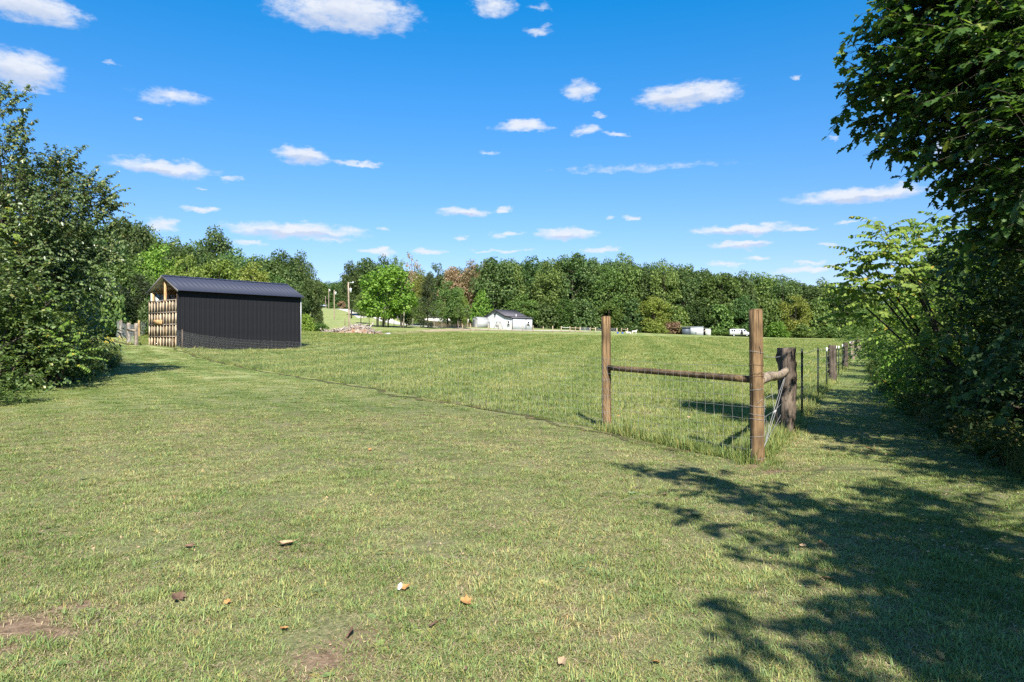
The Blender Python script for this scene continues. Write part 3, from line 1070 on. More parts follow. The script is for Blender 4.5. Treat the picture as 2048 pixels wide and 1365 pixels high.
g = G()
tube(g, [(CORNER[0] + .01, CORNER[1] - .078, zc + 1.26), (CORNER[0] + .005, CORNER[1] - .085, zc + 1.31), (CORNER[0] - .004, CORNER[1] - .088, zc + 1.35)], .004, 5)
g.build('bent_nail', m_rustwire, pf)

lf = thing('lane_fence', 'barbed wire fence of rough cedar posts and dark steel posts along the shady grass lane', 'fence', (0, 0, 0))
C1 = LANE[1]
cedar_post('cedar_post', C1, 1.30, .118, lf, 4, (.01, 0))['label'] = 'thick gnarled cedar post braced to the corner post'
cz = z_at(C1)
g = G()
a3, b3 = np.array([CORNER[0] + .05, CORNER[1] + .07, zc + .93]), np.array([C1[0] - .03, C1[1] - .08, cz + .95])
tube(g, [a3 + (b3 - a3) * t + np.array([0, 0, .02 * math.sin(t * 7)]) for t in np.linspace(0, 1, 26)], np.linspace(.060, .048, 26), 14, 0, True,
     1 + .13 * rng.normal(0, 1, (26, 14)))
g.build('brace_log', m_cedarbark, lf)


def lane_pt(px):
    """point on the lane fence line seen at photo column px"""
    for a, b in zip(LANE[:-1], LANE[1:]):
        k = (px - 1024) / F
        d = b - a
        t = (k * a[1] - a[0]) / (d[0] - k * d[1])
        if -1e-6 <= t <= 1.000001:
            return a + d * t
    return LANE[-1]


LANEP = [C1]
for i, (px, kind) in enumerate([(1604, 't'), (1636, 't'), (1653.5, 't'), (1664, 'c'), (1672.5, 't'), (1677.5, 't'), (1685, 't'), (1691, 'c'), (1695, 't'), (1700, 't'),
                                (1705, 'c'), (1708, 't'), (1710.5, 'c'), (1713, 't'), (1715.5, 'c'), (1718, 't'), (1720, 'c'), (1722.5, 't'), (1725, 'c')]):
    p = lane_pt(px)
    LANEP.append(p)
    if kind == 'c':
        cedar_post('cedar_post', p, 1.24 + .08 * math.sin(i), .105 + .012 * math.cos(i * 2), lf, 10 + i, (.012 * math.sin(i * 3), .01), m_cedar if i % 2 else m_cedarbark)
    else:
        h = 1.25 - .03 * (i % 3)
        zg = z_at(p)
        g = G()
        # T section with studs
        box(g, p[0] - .020, p[0] + .020, p[1] - .004, p[1] + .004, zg - .3, zg + h - .13)
        box(g, p[0] - .004, p[0] + .004, p[1] + .004, p[1] + .032, zg - .3, zg + h - .13)
        for s in range(18):
            box(g, p[0] - .007, p[0] + .007, p[1] - .014, p[1] - .004, zg + .05 + s * .06, zg + .075 + s * .06)
        o = g.build('steel_post', m_tpost, lf)
        g = G()
        box(g, p[0] - .0205, p[0] + .0205, p[1] - .0045, p[1] + .0045, zg + h - .13, zg + h)
        box(g, p[0] - .0045, p[0] + .0045, p[1] + .0045, p[1] + .0325, zg + h - .13, zg + h)
        g.build('post_tip', m_white if i >= 2 else m_tpost, lf)
prev = CORNER
allp = [CORNER] + LANEP
for h in (.22, .46, .70, .93, 1.17):
    pts, barbs = [], []
    for a, b in zip(allp[:-1], allp[1:]):
        za, zb = z_at(a), z_at(b)
        L_ = np.linalg.norm(b - a)
        k = max(3, int(L_ / .5))
        hh = h + (.11 if a is CORNER and h > 1 else 0)
        for t in np.linspace(0, 1, k, endpoint=False):
            q = a + (b - a) * t
            hz = hh + (h - hh) * t
            pts.append((q[0] - .05, q[1] + .04, za + (zb - za) * t + hz - .04 * 4 * t * (1 - t)))
    g = G()
    tube(g, pts, .0022, 4, 0, False)
    pa = np.array(pts)
    for i in range(0, min(len(pa) - 1, 60)):
        for t in (.2, .45, .7, .95):
            q = pa[i] + (pa[i + 1] - pa[i]) * t
            tube(g, [q + [-.012, 0, -.012], q + [.012, 0, .012]], .0015, 3, 0, False)
    g.build('barbed_wire', m_wire, lf)
# crossed brace wires and loose mesh ends behind the corner post
g = G()
top = np.array([C1[0] - .05, C1[1] - .12, cz + .93])
low = np.array([CORNER[0] + .08, CORNER[1] + .02, zc + .16])
for q in (-.015, .015):
    tube(g, [low + (top - low) * t + np.array([q * math.sin(t * 3.14), 0, 0]) for t in np.linspace(0, 1, 8)], .0035, 5, 0, False)
kn = low + (top - low) * .42
tube(g, [kn + [-.02, 0, -.02], kn + [.02, 0, .02]], .014, 6)
tube(g, [low + [0, 0, .02], [C1[0] - .12, C1[1] - .1, cz + .30]], .003, 4, 0, False)
tube(g, [kn, kn + [.06, .3, .36]], .0025, 4, 0, False)
g.build('brace_wire', m_wire, lf)
g = G()
for i in range(12):
    h = .16 + i * .045
    L_ = .12 + .2 * rng.uniform()
    d = unit(C1 - CORNER)
    s0 = np.array([CORNER[0] + .07, CORNER[1] + .05, zc + h])
    tube(g, [s0, s0 + [d[0] * L_ * .5, d[1] * L_ * .5, .02], s0 + [d[0] * L_, d[1] * L_, .05 + .03 * rng.normal()]], .0024, 4, 0, False)
for i in range(4):
    s0 = np.array([CORNER[0] + .09 + .05 * i, CORNER[1] + .1 + .08 * i, zc + .2])
    tube(g, [s0, s0 + [.01, 0, .2], s0 + [.0, 0, .42 - .06 * i]], .0022, 4, 0, False)
g.build('loose_mesh', m_wire, lf)

# old plank-and-wire fence behind the shed, at the left
rf = thing('paddock_fence', 'grey wooden posts and wire fence running behind the slatted end of the shed', 'fence', (0, 0, 0))
RP = [np.array(p) for p in ((-22.0, 41.0), (-24.2, 44.2), (-26.6, 47.6), (-29.0, 51.2), (-32.0, 56.0))]
for i, p in enumerate(RP):
    round_post('post', p, 1.28, .105, m_graywood, rf, (0, 0), 30 + i, 12, .06)
p = W(278, 681, 52)[:2]
round_post('post', p, 1.2, .075, m_pine_new, rf, (0, 0), 44, 12, .03)
g = G()
a, b = RP[0], RP[1]
tube(g, [(a[0], a[1] - .1, z_at(a) + .86), (b[0], b[1] - .1, z_at(b) + .86)], .06, 8)
g.build('rail', m_graywood, rf)
for a, b in zip(RP[:-1], RP[1:]):
    woven(rf, a, b, 7, .01, .16, .0028, [.1, .3, .5, .7, .9, 1.05, 1.2], m_galv)
woven(rf, W(278, 681, 52)[:2], W(330, 679, 60)[:2], 8, .01, .16, .003, [.1, .3, .5, .7, .9, 1.1], m_galv)

# landscape timber at the foot of the left bank
p0, p1 = gpx(52, 775), gpx(172, 757)
lt = G()
box(lt, 0, float(np.linalg.norm(p1[:2] - p0[:2])), -.07, .07, -.04, .11)
o = lt.build('landscape_timber', m_graywood, None, tuple(p0))
o.rotation_euler = (0, 0, math.atan2(p1[1] - p0[1], p1[0] - p0[0]))
tag(o, 'weathered grey edging timber lying in weeds below the left bank', 'timber')

# ------------------------------------------------------------------ far things: house, sheds, van, poles, debris
m_siding = plain('white_metal_siding', (.44, .455, .48), .5, .4, 0, .03, 2)
m_houseroof = plain('charcoal_roof', (.10, .095, .108), .55, .3, 0, .1, 1)
m_trim = plain('charcoal_trim', (.03, .03, .035), .5, .4)
m_greydoor = plain('grey_door_paint', (.30, .32, .35), .5, .4)
HB = W(1025, 659, 174)
house = thing('white_house', 'white metal sided house with charcoal gable roof below the tall trees', 'house',
              (HB[0], HB[1], tz1(HB[0], HB[1]) - .1), math.atan2(.6, .8))
# local x: along the right wall going back, local y: along the gable going left
HW, HL = 14.6, 6.3
pr = [(0, 3.05), (.20, 3.5), (.5, 5.15), (.82, 3.5), (1.0, 3.05)]
g = G()
k = len(pr)
for s in range(48):      # ribbed siding on the gable: narrow planks with proud ribs
    t0, t1 = s / 48, (s + 1) / 48
    z = lambda t: float(np.interp(t, [a for a, b in pr], [b for a, b in pr]))
    y0, y1 = t0 * HW, t1 * HW - .04
    V = [(0, y0, -.4), (0, y1, -.4), (0, y1, z(t1)), (0, y0, z(t0)), (-.02, y1, -.4), (-.02, y1 + .04, -.4), (-.02, y1 + .04, z(t1) - .01), (-.02, y1, z(t1) - .01),
         (0, y1 + .04, -.4), (0, y1 + .04, z(t1) - .01)]
    g.add(V, [(0, 3, 2, 1), (4, 7, 6, 5), (1, 2, 7, 4), (5, 6, 9, 8)])
g.build('gable_wall', m_siding, house)
g = G()
for s in range(20):
    x0 = s * HL / 20
    box(g, x0, x0 + HL / 20 - .03, 0, .05, -.4, 3.0)
    box(g, x0 + HL / 20 - .03, x0 + HL / 20, -.015, .05, -.4, 3.0)
g.build('side_wall', m_siding, house)
g = G()
box(g, .02, HL, HW - .05, HW, -.4, 3.0)
box(g, HL - .05, HL, .05, HW - .05, -.4, 3.0)
g.build('rear_wall', m_siding, house)


def slab(g, A, B, C, D, t=.1):
    V = [A, B, C, D] + [(p[0], p[1], p[2] + t) for p in (A, B, C, D)]
    g.add(V, BOXF)


for nm, i, j, ex0, ex1 in (('main_roof', 1, 2, -.3, 0), ('main_roof', 3, 2, .3, 0), ('wing_roof', 0, 1, -.35, 0), ('wing_roof', 4, 3, .35, 0)):
    y0, z0 = pr[i][0] * HW, pr[i][1]
    y1, z1 = pr[j][0] * HW, pr[j][1]
    sl_ = (z1 - z0) / (y1 - y0)
    lift = .10 if nm == 'main_roof' else .01
    y0e = y0 + ex0
    g = G()
    slab(g, (-.3, y0e, z0 + sl_ * ex0 + lift), (HL + .3, y0e, z0 + sl_ * ex0 + lift), (HL + .3, y1, z1 + lift), (-.3, y1, z1 + lift))
    for s in range(18):
        xx = -.25 + s * (HL + .5) / 18
        slab(g, (xx, y0e, z0 + sl_ * ex0 + lift + .1), (xx + .04, y0e, z0 + sl_ * ex0 + lift + .1), (xx + .04, y1, z1 + lift + .1), (xx, y1, z1 + lift + .1), .03)
    g.build(nm, m_houseroof, house)
g = G()
for i in range(4):
    (a, za), (b, zb) = pr[i], pr[i + 1]
    g.add([(-.32, a * HW, za - .12), (-.32, b * HW, zb - .12), (-.32, b * HW, zb + .2), (-.32, a * HW, za + .2)], [(0, 3, 2, 1)])
    g.add([(-.30, a * HW, za - .12), (-.30, b * HW, zb - .12), (-.30, b * HW, zb + .2), (-.30, a * HW, za + .2)], [(0, 1, 2, 3)])
g.build('fascia', m_trim, house)
g = G()
for xx, yy in ((-.05, -.05), (-.05, HW - .07), (HL - .07, -.05)):
    box(g, xx, xx + .12, yy, yy + .12, -.3, 3.0)
box(g, 4.15, 4.27, -.08, -.02, 0, 3.0)
g.build('corner_trim', m_trim, house)


def far_window(parent, x, y, z, w, h, face):
    """face 'x': in the gable (normal -x); 'y': in the side wall (normal -y)"""
    def b(g, u0, u1, z0, z1, d0, d1):
        if face == 'x':
            box(g, x - d1, x - d0, y + u0, y + u1, z + z0, z + z1)
        else:
            box(g, x + u0, x + u1, y - d1, y - d0, z + z0, z + z1)
    g = G()
    fw = .09
    b(g, 0, w, 0, fw, .02, .10)
    b(g, 0, w, h - fw, h, .02, .10)
    b(g, 0, fw, fw, h - fw, .02, .10)
    b(g, w - fw, w, fw, h - fw, .02, .10)
    b(g, fw, w - fw, h / 2 - .04, h / 2 + .04, .021, .09)
    win = g.build('window', m_white, parent)
    g = G()
    b(g, fw, w - fw, fw, h - fw, .024, .04)
    g.build('pane', m_glass, win)
    return win


def gy_at(px):     # distance along the gable for a photo column
    c = (px - 1024) / F
    return (c * HB[1] - HB[0]) / (-.6 - c * .8)


def gx_at(px):
    c = (px - 1024) / F
    return (c * HB[1] - HB[0]) / (.8 - c * .6)


far_window(house, 0, gy_at(967.5) - .5, .95, 1.05, 1.35, 'x')
far_window(house, 0, gy_at(1017.5) - .5, .95, 1.05, 1.35, 'x')
far_window(house, gx_at(1053), 0, .95, 1.0, 1.3, 'y')
dy = gy_at(976.3)
g = G()
box(g, -.06, -.022, dy - .55, dy + .55, .05, 2.1)
dr = g.build('door', m_greydoor, house)
g = G()
box(g, -.075, -.062, dy - .3, dy + .3, .9, 1.9)
g.build('door_glass', m_glass, dr)
g = G()
box(g, -.10, -.03, dy - .68, dy - .56, 0, 2.25)
box(g, -.10, -.03, dy + .56, dy + .68, 0, 2.25)
box(g, -.10, -.03, dy - .56, dy + .56, 2.12, 2.25)
g.build('door_frame', m_trim, house)
# dark winged ornament in the peak: body, two raised wings, tail
yc, zc_ = gy_at(990.3), 4.15
g = G()


def platelet(g, pts, x0=-.10, x1=-.05):
    k = len(pts)
    V = [(x0, yc + a, zc_ + b) for a, b in pts] + [(x1, yc + a, zc_ + b) for a, b in pts]
    i = np.arange(k)
    g.add(V, [tuple(range(k)), tuple(range(2 * k - 1, k - 1, -1))])
    for q in range(k):
        g.add([V[q], V[(q + 1) % k], V[k + (q + 1) % k], V[k + q]], [(0, 1, 2, 3)])


platelet(g, [(-.18, .10), (.2, .12), (.15, -.55), (.30, -.75), (-.05, -.68), (-.22, -.45)])
platelet(g, [(.16, .12), (.30, .45), (.62, .62), (.50, .10), (.18, -.2)], -.098, -.052)
platelet(g, [(-.18, .1), (-.32, .40), (-.70, .50), (-.48, .0), (-.18, -.2)], -.096, -.054)
g.build('gable_ornament', m_trim, house)
g = G()
tube(g, [(1.8, .9, 3.2), (1.8, .9, 3.95)], .07, 8)
g.build('vent_pipe', m_white, house)
g = G()
box(g, -1.6, HL + .5, -1.4, -.2, -.25, .02)
g.build('porch_slab', m_gravel, house)

# swing seat on A frames in front of the gable
sp = W(996.5, 658.5, 172)
sw = thing('garden_swing', 'wooden garden swing seat on A frames before the white gable', 'swing', (sp[0], sp[1], tz1(sp[0], sp[1]) + .05), math.atan2(.6, .8) + math.pi / 2)
for xx in (-.85, .85):
    for yy in (-.75, .75):
        g = G()
        tube(g, [(xx, yy, 0), (xx * .95, 0, 1.75)], .05, 6)
        g.build('leg', m_graywood, sw)
g = G()
tube(g, [(-1.0, 0, 1.76), (1.0, 0, 1.76)], .05, 6)
g.build('top_beam', m_graywood, sw)
g = G()
for q in range(4):
    box(g, -.65, .65, -.25 + q * .13, -.15 + q * .13, .45, .49)
g.build('seat', m_graywood, sw)
g = G()
for q in range(4):
    box(g, -.65, .65, .28 + q * .02, .31 + q * .02, .52 + q * .14, .62 + q * .14)
g.build('backrest', m_graywood, sw)
g = G()
for xx in (-.62, .62):
    tube(g, [(xx, -.2, .47), (xx, 0, 1.74)], .015, 4, 0, False)
    tube(g, [(xx, .3, .6), (xx, 0, 1.74)], .015, 4, 0, False)
g.build('chain', m_trim, sw)

m_carport = plain('grey_steel_cladding', (.30, .31, .32), .5, .3)
# round-topped steel carport left of the house
cp = W(950, 658.5, 181)
ca = thing('steel_carport', 'small grey steel carport with arched roof beside the house', 'carport', (cp[0], cp[1], tz1(cp[0], cp[1]) - .1), math.atan2(.6, .8))
arch = [(-1.2, 2.1), (-1.05, 2.35), (-.6, 2.65), (0, 2.8), (.6, 2.65), (1.05, 2.35), (1.2, 2.1)]
g = G()
for i in range(6):
    (a, za), (b, zb) = arch[i], arch[i + 1]
    slab(g, (-.1, a, za), (4.0, a, za), (4.0, b, zb), (-.1, b, zb), .05)
g.build('roof', m_carport, ca)
g = G()
box(g, 0, 4, -1.2, -1.14, 0, 2.1)
g.build('side_wall', m_carport, ca)
g = G()
box(g, 0, 4, 1.14, 1.2, 0, 2.1)
g.build('side_wall', m_carport, ca)
for q in range(7):
    g = G()
    box(g, -.02, .02, -1.12, 1.12, .05 + q * .29, .31 + q * .29)
    g.build('door_panel', m_carport, ca)
g = G()
g.add([(0.0, a, za) for a, za in arch] + [(0.03, a, za) for a, za in arch], [(0, 1, 2, 3, 4, 5, 6), (13, 12, 11, 10, 9, 8, 7)])
g.build('arch_panel', m_carport, ca)

# mobile home far back among the trunks
mp = W(848, 644, 203)
mh = thing('mobile_home', 'long white mobile home half hidden among tree trunks', 'mobile home', (mp[0], mp[1], tz1(mp[0], mp[1])), R(4))
ml = 13.0
for s in range(10):
    g = G()
    box(g, s * ml / 10, (s + 1) * ml / 10 - .05, 0, .06, .7, 3.3)
    g.build('wall_panel', m_siding, mh)
g = G()
box(g, .05, ml - .05, .08, 4.2, .7, 3.25)
g.build('body', m_siding, mh)
g = G()
slab(g, (-.2, -.25, 3.3), (ml + .2, -.25, 3.3), (ml + .2, 2.1, 3.85), (-.2, 2.1, 3.85), .08)
slab(g, (-.2, 2.1, 3.85), (ml + .2, 2.1, 3.85), (ml + .2, 4.4, 3.3), (-.2, 4.4, 3.3), .08)
g.build('roof', m_graywood, mh)
g = G()
box(g, 0, ml, .1, .16, -.6, .68)
g.build('skirting', m_liner, mh)
for xx in (1.6, 5.0, 8.2, 11.8):
    far_window(mh, xx, 0, 1.6, 1.1, 1.1, 'y')

# white box shed and lean-to at the right field edge
bp = W(1384, 669, 187)
bs_ = thing('box_shed', 'plain white box shed at the wood edge beyond the field', 'shed', (bp[0] - .4, bp[1], tz1(bp[0], bp[1]) - .1), R(-14))
g = G()
box(g, 0, 3.3, 0, .05, 0, 2.15)
g.build('front_wall', m_siding, bs_)
g = G()
box(g, -.0, .05, .06, 2.6, 0, 2.15)
box(g, 3.25, 3.3, .06, 2.6, 0, 2.15)
box(g, .05, 3.25, 2.55, 2.6, 0, 2.15)
g.build('side_wall', m_greydoor, bs_)
g = G()
box(g, -2.2, -.01, .3, .36, 0, 2.1)
g.build('side_panel', plain('slate_panel', (.07, .085, .11), .5, .3), bs_)
g = G()
slab(g, (-2.3, -.15, 2.16), (3.45, -.15, 2.16), (3.45, 2.75, 2.3), (-2.3, 2.75, 2.3), .06)
g.build('roof', m_greydoor, bs_)
g = G()
box(g, 1.3, 1.5, -.03, -.002, .35, .95)
g.build('hatch', m_trim, bs_)
lp = W(1406, 670.5, 186.5)
ln_ = thing('leanto_shed', 'small grey lean-to shelter beside the white box shed', 'shelter', (lp[0], lp[1], tz1(lp[0], lp[1]) - .1), R(-14))
g = G()
box(g, .6, 2.0, 0, .05, 0, 1.75)
box(g, 1.95, 2.0, .06, 2.0, 0, 1.7)
g.build('board_wall', m_liner, ln_)
g = G()
slab(g, (-.4, -.2, 2.05), (2.1, -.2, 1.78), (2.1, 2.2, 1.78), (-.4, 2.2, 2.05), .05)
g.build('roof', m_galv, ln_)
g = G()
tube(g, [(-.35, .05, 0), (-.35, .05, 2.05)], .06, 6)
g.build('post', m_graywood, ln_)
g = G()
tube(g, [(-.9, -.1, 0), (.6, -.1, 1.5)], .06, 6)
g.build('brace', m_lumber, ln_)
g = G()
box(g, -.3, 1.9, 1.9, 1.95, 0, 1.75)
g.build('rear_wall', m_graywood, ln_)

# white van
m_vanpaint = plain('dusty_white_paint', (.48, .48, .48), .45, .4, 0, .08)
vp = W(1460, 673.5, 185)
van = thing('white_van', 'white panel van with dark side windows parked at the wood edge', 'van', (vp[0], vp[1], tz1(vp[0], vp[1]) - .05), R(-10))
sec = [(0.0, .45, 1.55), (.05, .40, 1.9), (.4, .38, 1.98), (3.3, .38, 1.98), (3.8, .38, 1.92), (4.35, .38, 1.25), (5.0, .40, 1.10), (5.2, .45, .75)]
g = G()
V, Fq = [], []
for x_, z0, z1 in sec:
    zm = z0 + (z1 - z0) * .55
    V += [(x_, .05, z0), (x_, 0, zm), (x_, .16, z1), (x_, 1.64, z1), (x_, 1.8, zm), (x_, 1.75, z0)]
for i in range(len(sec) - 1):
    for j in range(6):
        a = i * 6 + j
        b = i * 6 + (j + 1) % 6
        Fq.append((a, a + 6, b + 6, b))
g.add(V, Fq)
g.add(V[:6], [(0, 1, 2, 3, 4, 5)])
g.add(V[-6:], [(5, 4, 3, 2, 1, 0)])
g.build('body', m_vanpaint, van)
for x0, x1 in ((.35, .8), (.9, 1.35), (2.35, 2.6), (2.75, 3.25), (3.5, 3.95)):
    g = G()
    y1 = .085
    g.add([(x0, .01, 1.33), (x1, .01, 1.33), (x1 - .03, .105, 1.80), (x0 + .03, .105, 1.80)], [(0, 1, 2, 3)])
    g.add([(x0, -.015, 1.33), (x1, -.015, 1.33), (x1 - .03, .08, 1.80), (x0 + .03, .08, 1.80)], [(0, 1, 2, 3)])
    g.build('window', m_glass, van)
g = G()
g.add([(3.86, .22, 1.87), (4.36, .15, 1.28), (4.36, 1.65, 1.28), (3.86, 1.58, 1.87)], [(0, 1, 2, 3)])
o = g.build('windscreen', m_glass, van, (.012, 0, .012))
for xx in (1.0, 4.3):
    for yy in (.0, 1.62):
        g = G()
        tube(g, [(xx, yy, .33), (xx, yy + .18, .33)], .33, 16)
        w_ = g.build('wheel', m_dark, van)
        g = G()
        tube(g, [(xx, yy - .006, .33), (xx, yy + .01, .33)], .17, 10)
        g.build('rim', m_galv, w_)
g = G()
box(g, 2.68, 3.3, .0, .02, .5, 1.28)  # flat dark panel on the body, painted in for the shaded doorway
g.build('dark_doorway_panel', m_dark, van, (0, -.01, 0))

# utility poles
m_pole = woodmat('pole_wood', (.22, .18, .14), (.42, .36, .29), grain=(8, 8, .7))


def pole(px, py, d, h, label, lean, lamp, transformer):
    p = W(px, py, d)
    z = tz1(p[0], p[1])
    t = thing('utility_pole', label, 'utility pole', (p[0], p[1], z), 0, 'wooden utility poles up the slope')
    g = G()
    tube(g, [(lean * q, 0, q) for q in np.linspace(-.5, h, 7)], np.linspace(.19, .13, 7), 10)
    g.build('pole', m_pole, t)
    if lamp:
        g = G()
        tube(g, [(lean * h, 0, h - .25), (lean * h + .4, 0, h - .1), (lean * h + .85, 0, h - .08)], .035, 6)
        g.build('lamp_arm', m_galv, t)
        g = G()
        tube(g, [(lean * h + .78, 0, h - .12), (lean * h + .95, 0, h - .02), (lean * h + 1.1, 0, h - .05)], [.12, .17, .08], 8)
        g.build('lamp_head', m_galv, t)
    if transformer:
        g = G()
        zt = h - transformer
        tube(g, [(lean * zt + .42, 0, zt - .4), (lean * zt + .42, 0, zt + .35), (lean * zt + .42, 0, zt + .42)], [.22, .22, .15], 10)
        tr = g.build('transformer', m_galv, t)
        g = G()
        box(g, lean * zt + .12, lean * zt + .25, -.06, .06, zt - .2, zt + .2)
        g.build('bracket', m_trim, t)
        g = G()
        tube(g, [(lean * zt + .42, 0, zt + .42), (lean * zt + .42, 0, zt + .7)], .05, 6)
        g.build('bushing', m_graywood, tr)


pole(698.5, 655, 138, 8.9, 'nearest and tallest utility pole with lamp arm and grey transformer', -.022, True, 1.6)
pole(668.5, 643, 200, 8.8, 'second utility pole up the slope with white canister near its top', .0, False, .9)
pole(657.5, 618, 290, 8.3, 'third utility pole standing beside the far road', .0, False, .7)
pole(652, 617, 312, 5.6, 'short leaning utility pole farthest up beside the road', -.05, False, 0)

# debris pile
m_debris, n = mat('debris')
pos = n.new('ShaderNodeNewGeometry').outputs['Position']
q = n.noise(pos, 1.6, 6.0, .75).outputs['Fac']
finish(n, principled(n, n.ramp(q, [(.3, (.07, .045, .03)), (.42, (.24, .13, .07)), (.55, (.30, .235, .19)), (.72, (.46, .40, .35))]), .95, .1, 0, bump(n, q, .9, .3)))
dpz = W(703, 668, 100)
dp = thing('debris_pile', 'heap of bleached logs, brush and dirt on the field edge', 'debris pile', (dpz[0], dpz[1], tz1(dpz[0], dpz[1])))
rr = np.random.default_rng(5)
gx_, gy_ = np.meshgrid(np.linspace(-4.4, 4.6, 70), np.linspace(-2.2, 2.4, 30), indexing='ij')
prof_ = np.interp(gx_, [-4.4, -3.4, -2.9, -1.6, -.6, .3, 1.1, 2.0, 3.2, 4.6], [0, .42, .30, .62, .72, 1.2, 1.28, 1.0, .45, 0])
hz = prof_ * np.clip(1 - (gy_ / 2.3) ** 2, 0, 1) ** .7 + .12 * rr.normal(0, 1, gx_.shape) * (prof_ > .1) - .12
ii = np.arange(gx_.size).reshape(gx_.shape)
g = G()
g.add(np.stack([gx_, gy_, hz], -1).reshape(-1, 3), np.stack([ii[:-1, :-1], ii[1:, :-1], ii[1:, 1:], ii[:-1, 1:]], -1).reshape(-1, 4))
g.build('dirt_mound', m_debris, dp)
m_bleached = woodmat('bleached_wood', (.19, .16, .135), (.43, .395, .36), grain=(6, 6, 1))
g2 = G()
for i in range(170):
    x_ = rr.uniform(-4, 4.0)
    y_ = rr.uniform(-1.9, .6)
    z_ = float(np.interp(x_, [-4.4, -3.4, -2.9, -1.6, -.6, .3, 1.1, 2.0, 3.2, 4.6], [0, .42, .30, .62, .72, 1.2, 1.28, 1.0, .45, 0])) * max(0, 1 - (y_ / 2.3) ** 2) ** .7
    L_ = rr.uniform(.35, 1.5)
    a = rr.uniform(0, 6.28)
    d = np.array([math.cos(a), math.sin(a) * .6, rr.normal(0, .35)]) * L_ / 2
    q = np.array([x_, y_, z_ + .03])
    tube(g2, [q - d, q, q + d], [.03 + .09 * rr.uniform() ** 2] * 3, 5)
o = g2.build('log', m_bleached, dp)
o['kind'] = 'stuff'

# small things by the pile
bp_ = W(747, 668.5, 99)
o = G()
th = np.arange(10) / 10 * 2 * math.pi
V = []
for z_, r_ in ((0, .30), (.15, .36), (.30, .30), (.38, .12)):
    V += [(r_ * math.cos(t) * (1 + .1 * math.sin(3 * t)), r_ * math.sin(t), z_) for t in th]
i = np.arange(40).reshape(4, 10)
o.add(V, np.stack([i[:-1], np.roll(i[:-1], -1, 1), np.roll(i[1:], -1, 1), i[1:]], -1).reshape(-1, 4))
o.add(V[-10:], [tuple(range(10))])
ob = o.build('boulder', plain('tan_stone', (.55, .36, .22), .9, .1), None, (bp_[0], bp_[1], tz1(bp_[0], bp_[1])))
tag(ob, 'rounded orange tan boulder at the foot of the debris heap', 'boulder')
tp = W(776, 669.5, 99)
tub = thing('stock_tub', 'low white plastic tub beside the debris heap', 'tub', (tp[0], tp[1], tz1(tp[0], tp[1])))
g = G()
tube(g, [(0, 0, 0), (0, 0, .30), (0, 0, .32)], [.40, .44, .46], 14, 0, False)
tube(g, [(0, 0, .02), (0, 0, .32)], [.36, .42], 14, 0, True)
g.build('body', m_white, tub)
g = G()
tube(g, [(-.18, -.42, .1), (-.18, -.42, .5)], .03, 5)
tube(g, [(.05, -.42, .1), (.05, -.42, .5)], .03, 5)
g.build('handle', m_trim, tub)

# paddock posts in front of the house: a wire fence, then a rail fence with a gate
yf = thing('yard_fence', 'line of thin wooden posts and wire between the field and the white house', 'fence', (0, 0, 0))
ptsf = []
for i, (px, py) in enumerate([(612, 668), (690, 662), (762, 660), (806, 660), (925, 660), (941, 661), (952, 661), (976.5, 661.5), (1000.5, 662), (1023.5, 662), (1045.5, 662), (1066, 662), (1086.5, 662), (1105.5, 662.5)]):
    p = W(px, py, 150)
    z = tz1(p[0], p[1])
    h = 1.45 if i % 2 else 1.3
    g = G()
    tube(g, [(p[0], p[1], z - .2), (p[0], p[1], z + h)], .075, 7)
    g.build('post', m_lumber if i > 2 else m_rustwire, yf)
    ptsf.append((p[0], p[1], z))
g = G()
for h in (.35, .7, 1.05):
    tube(g, [(a, b, c + h) for a, b, c in ptsf], .006, 3, 0, False)
g.build('wire', m_wire, yf)
rl = thing('rail_fence', 'wooden rail fence with a pipe gate at the trees right of the house', 'fence', (0, 0, 0))
pp = []
for i, px in enumerate([1122.5, 1140, 1151, 1160, 1181, 1191, 1234, 1243, 1255]):
    p = W(px, 663 if i < 6 else 664, 165)
    z = tz1(p[0], p[1])
    g = G()
    tube(g, [(p[0], p[1], z - .2), (p[0], p[1], z + 1.25)], .09, 7)
    g.build('post', m_lumber, rl)
    pp.append(np.array([p[0], p[1], z]))
for a, b in ((1, 2), (2, 3), (4, 5), (7, 8)):
    g = G()
    tube(g, [pp[a] + [0, -.1, .95], pp[b] + [0, -.1, .95]], .07, 6)
    g.build('rail', m_lumber, rl)
g = G()
for h in (.3, .55, .8, 1.05):
    tube(g, [pp[3] + [.2, 0, h], pp[4] + [-.2, 0, h]], .025, 5)
tube(g, [pp[3] + [.2, 0, .3], pp[3] + [.2, 0, 1.05]], .03, 5)
tube(g, [pp[4] + [-.2, 0, .3], pp[4] + [-.2, 0, 1.05]], .03, 5)
g.build('gate', m_galv, rl)
g = G()
tube(g, [pp[0] + (pp[1] - pp[0]) * t + np.array([0, 0, 1.2 - .5 * 4 * t * (1 - t) * .5]) for t in np.linspace(0, 1, 9)], .04, 5)
g.build('rope', m_white, rl)
woven(rl, pp[5][:2], pp[6][:2], 9, 0, .6, .012, [.2, .5, .8, 1.1], m_galv)
# blue buckets and white goats by the rail fence
m_blue = plain('blue_plastic', (.03, .10, .45), .45, .4)
for i, px in enumerate((1235.5, 1245)):
    p = W(px, 664, 160)
    g = G()
    tube(g, [(0, 0, 0), (0, 0, .34)], [.20, .26], 10, 0, False)
    tube(g, [(0, 0, .01), (0, 0, .32)], [.18, .24], 10)
    o = g.build('bucket', m_blue, None, (p[0], p[1], tz1(p[0], p[1])))
    tag(o, ['blue bucket beside a post of the rail fence', 'blue bucket nearer the white goats'][i], 'bucket', 'blue feed buckets')
m_goat = plain('white_coat', (.66, .62, .56), .9, .1)


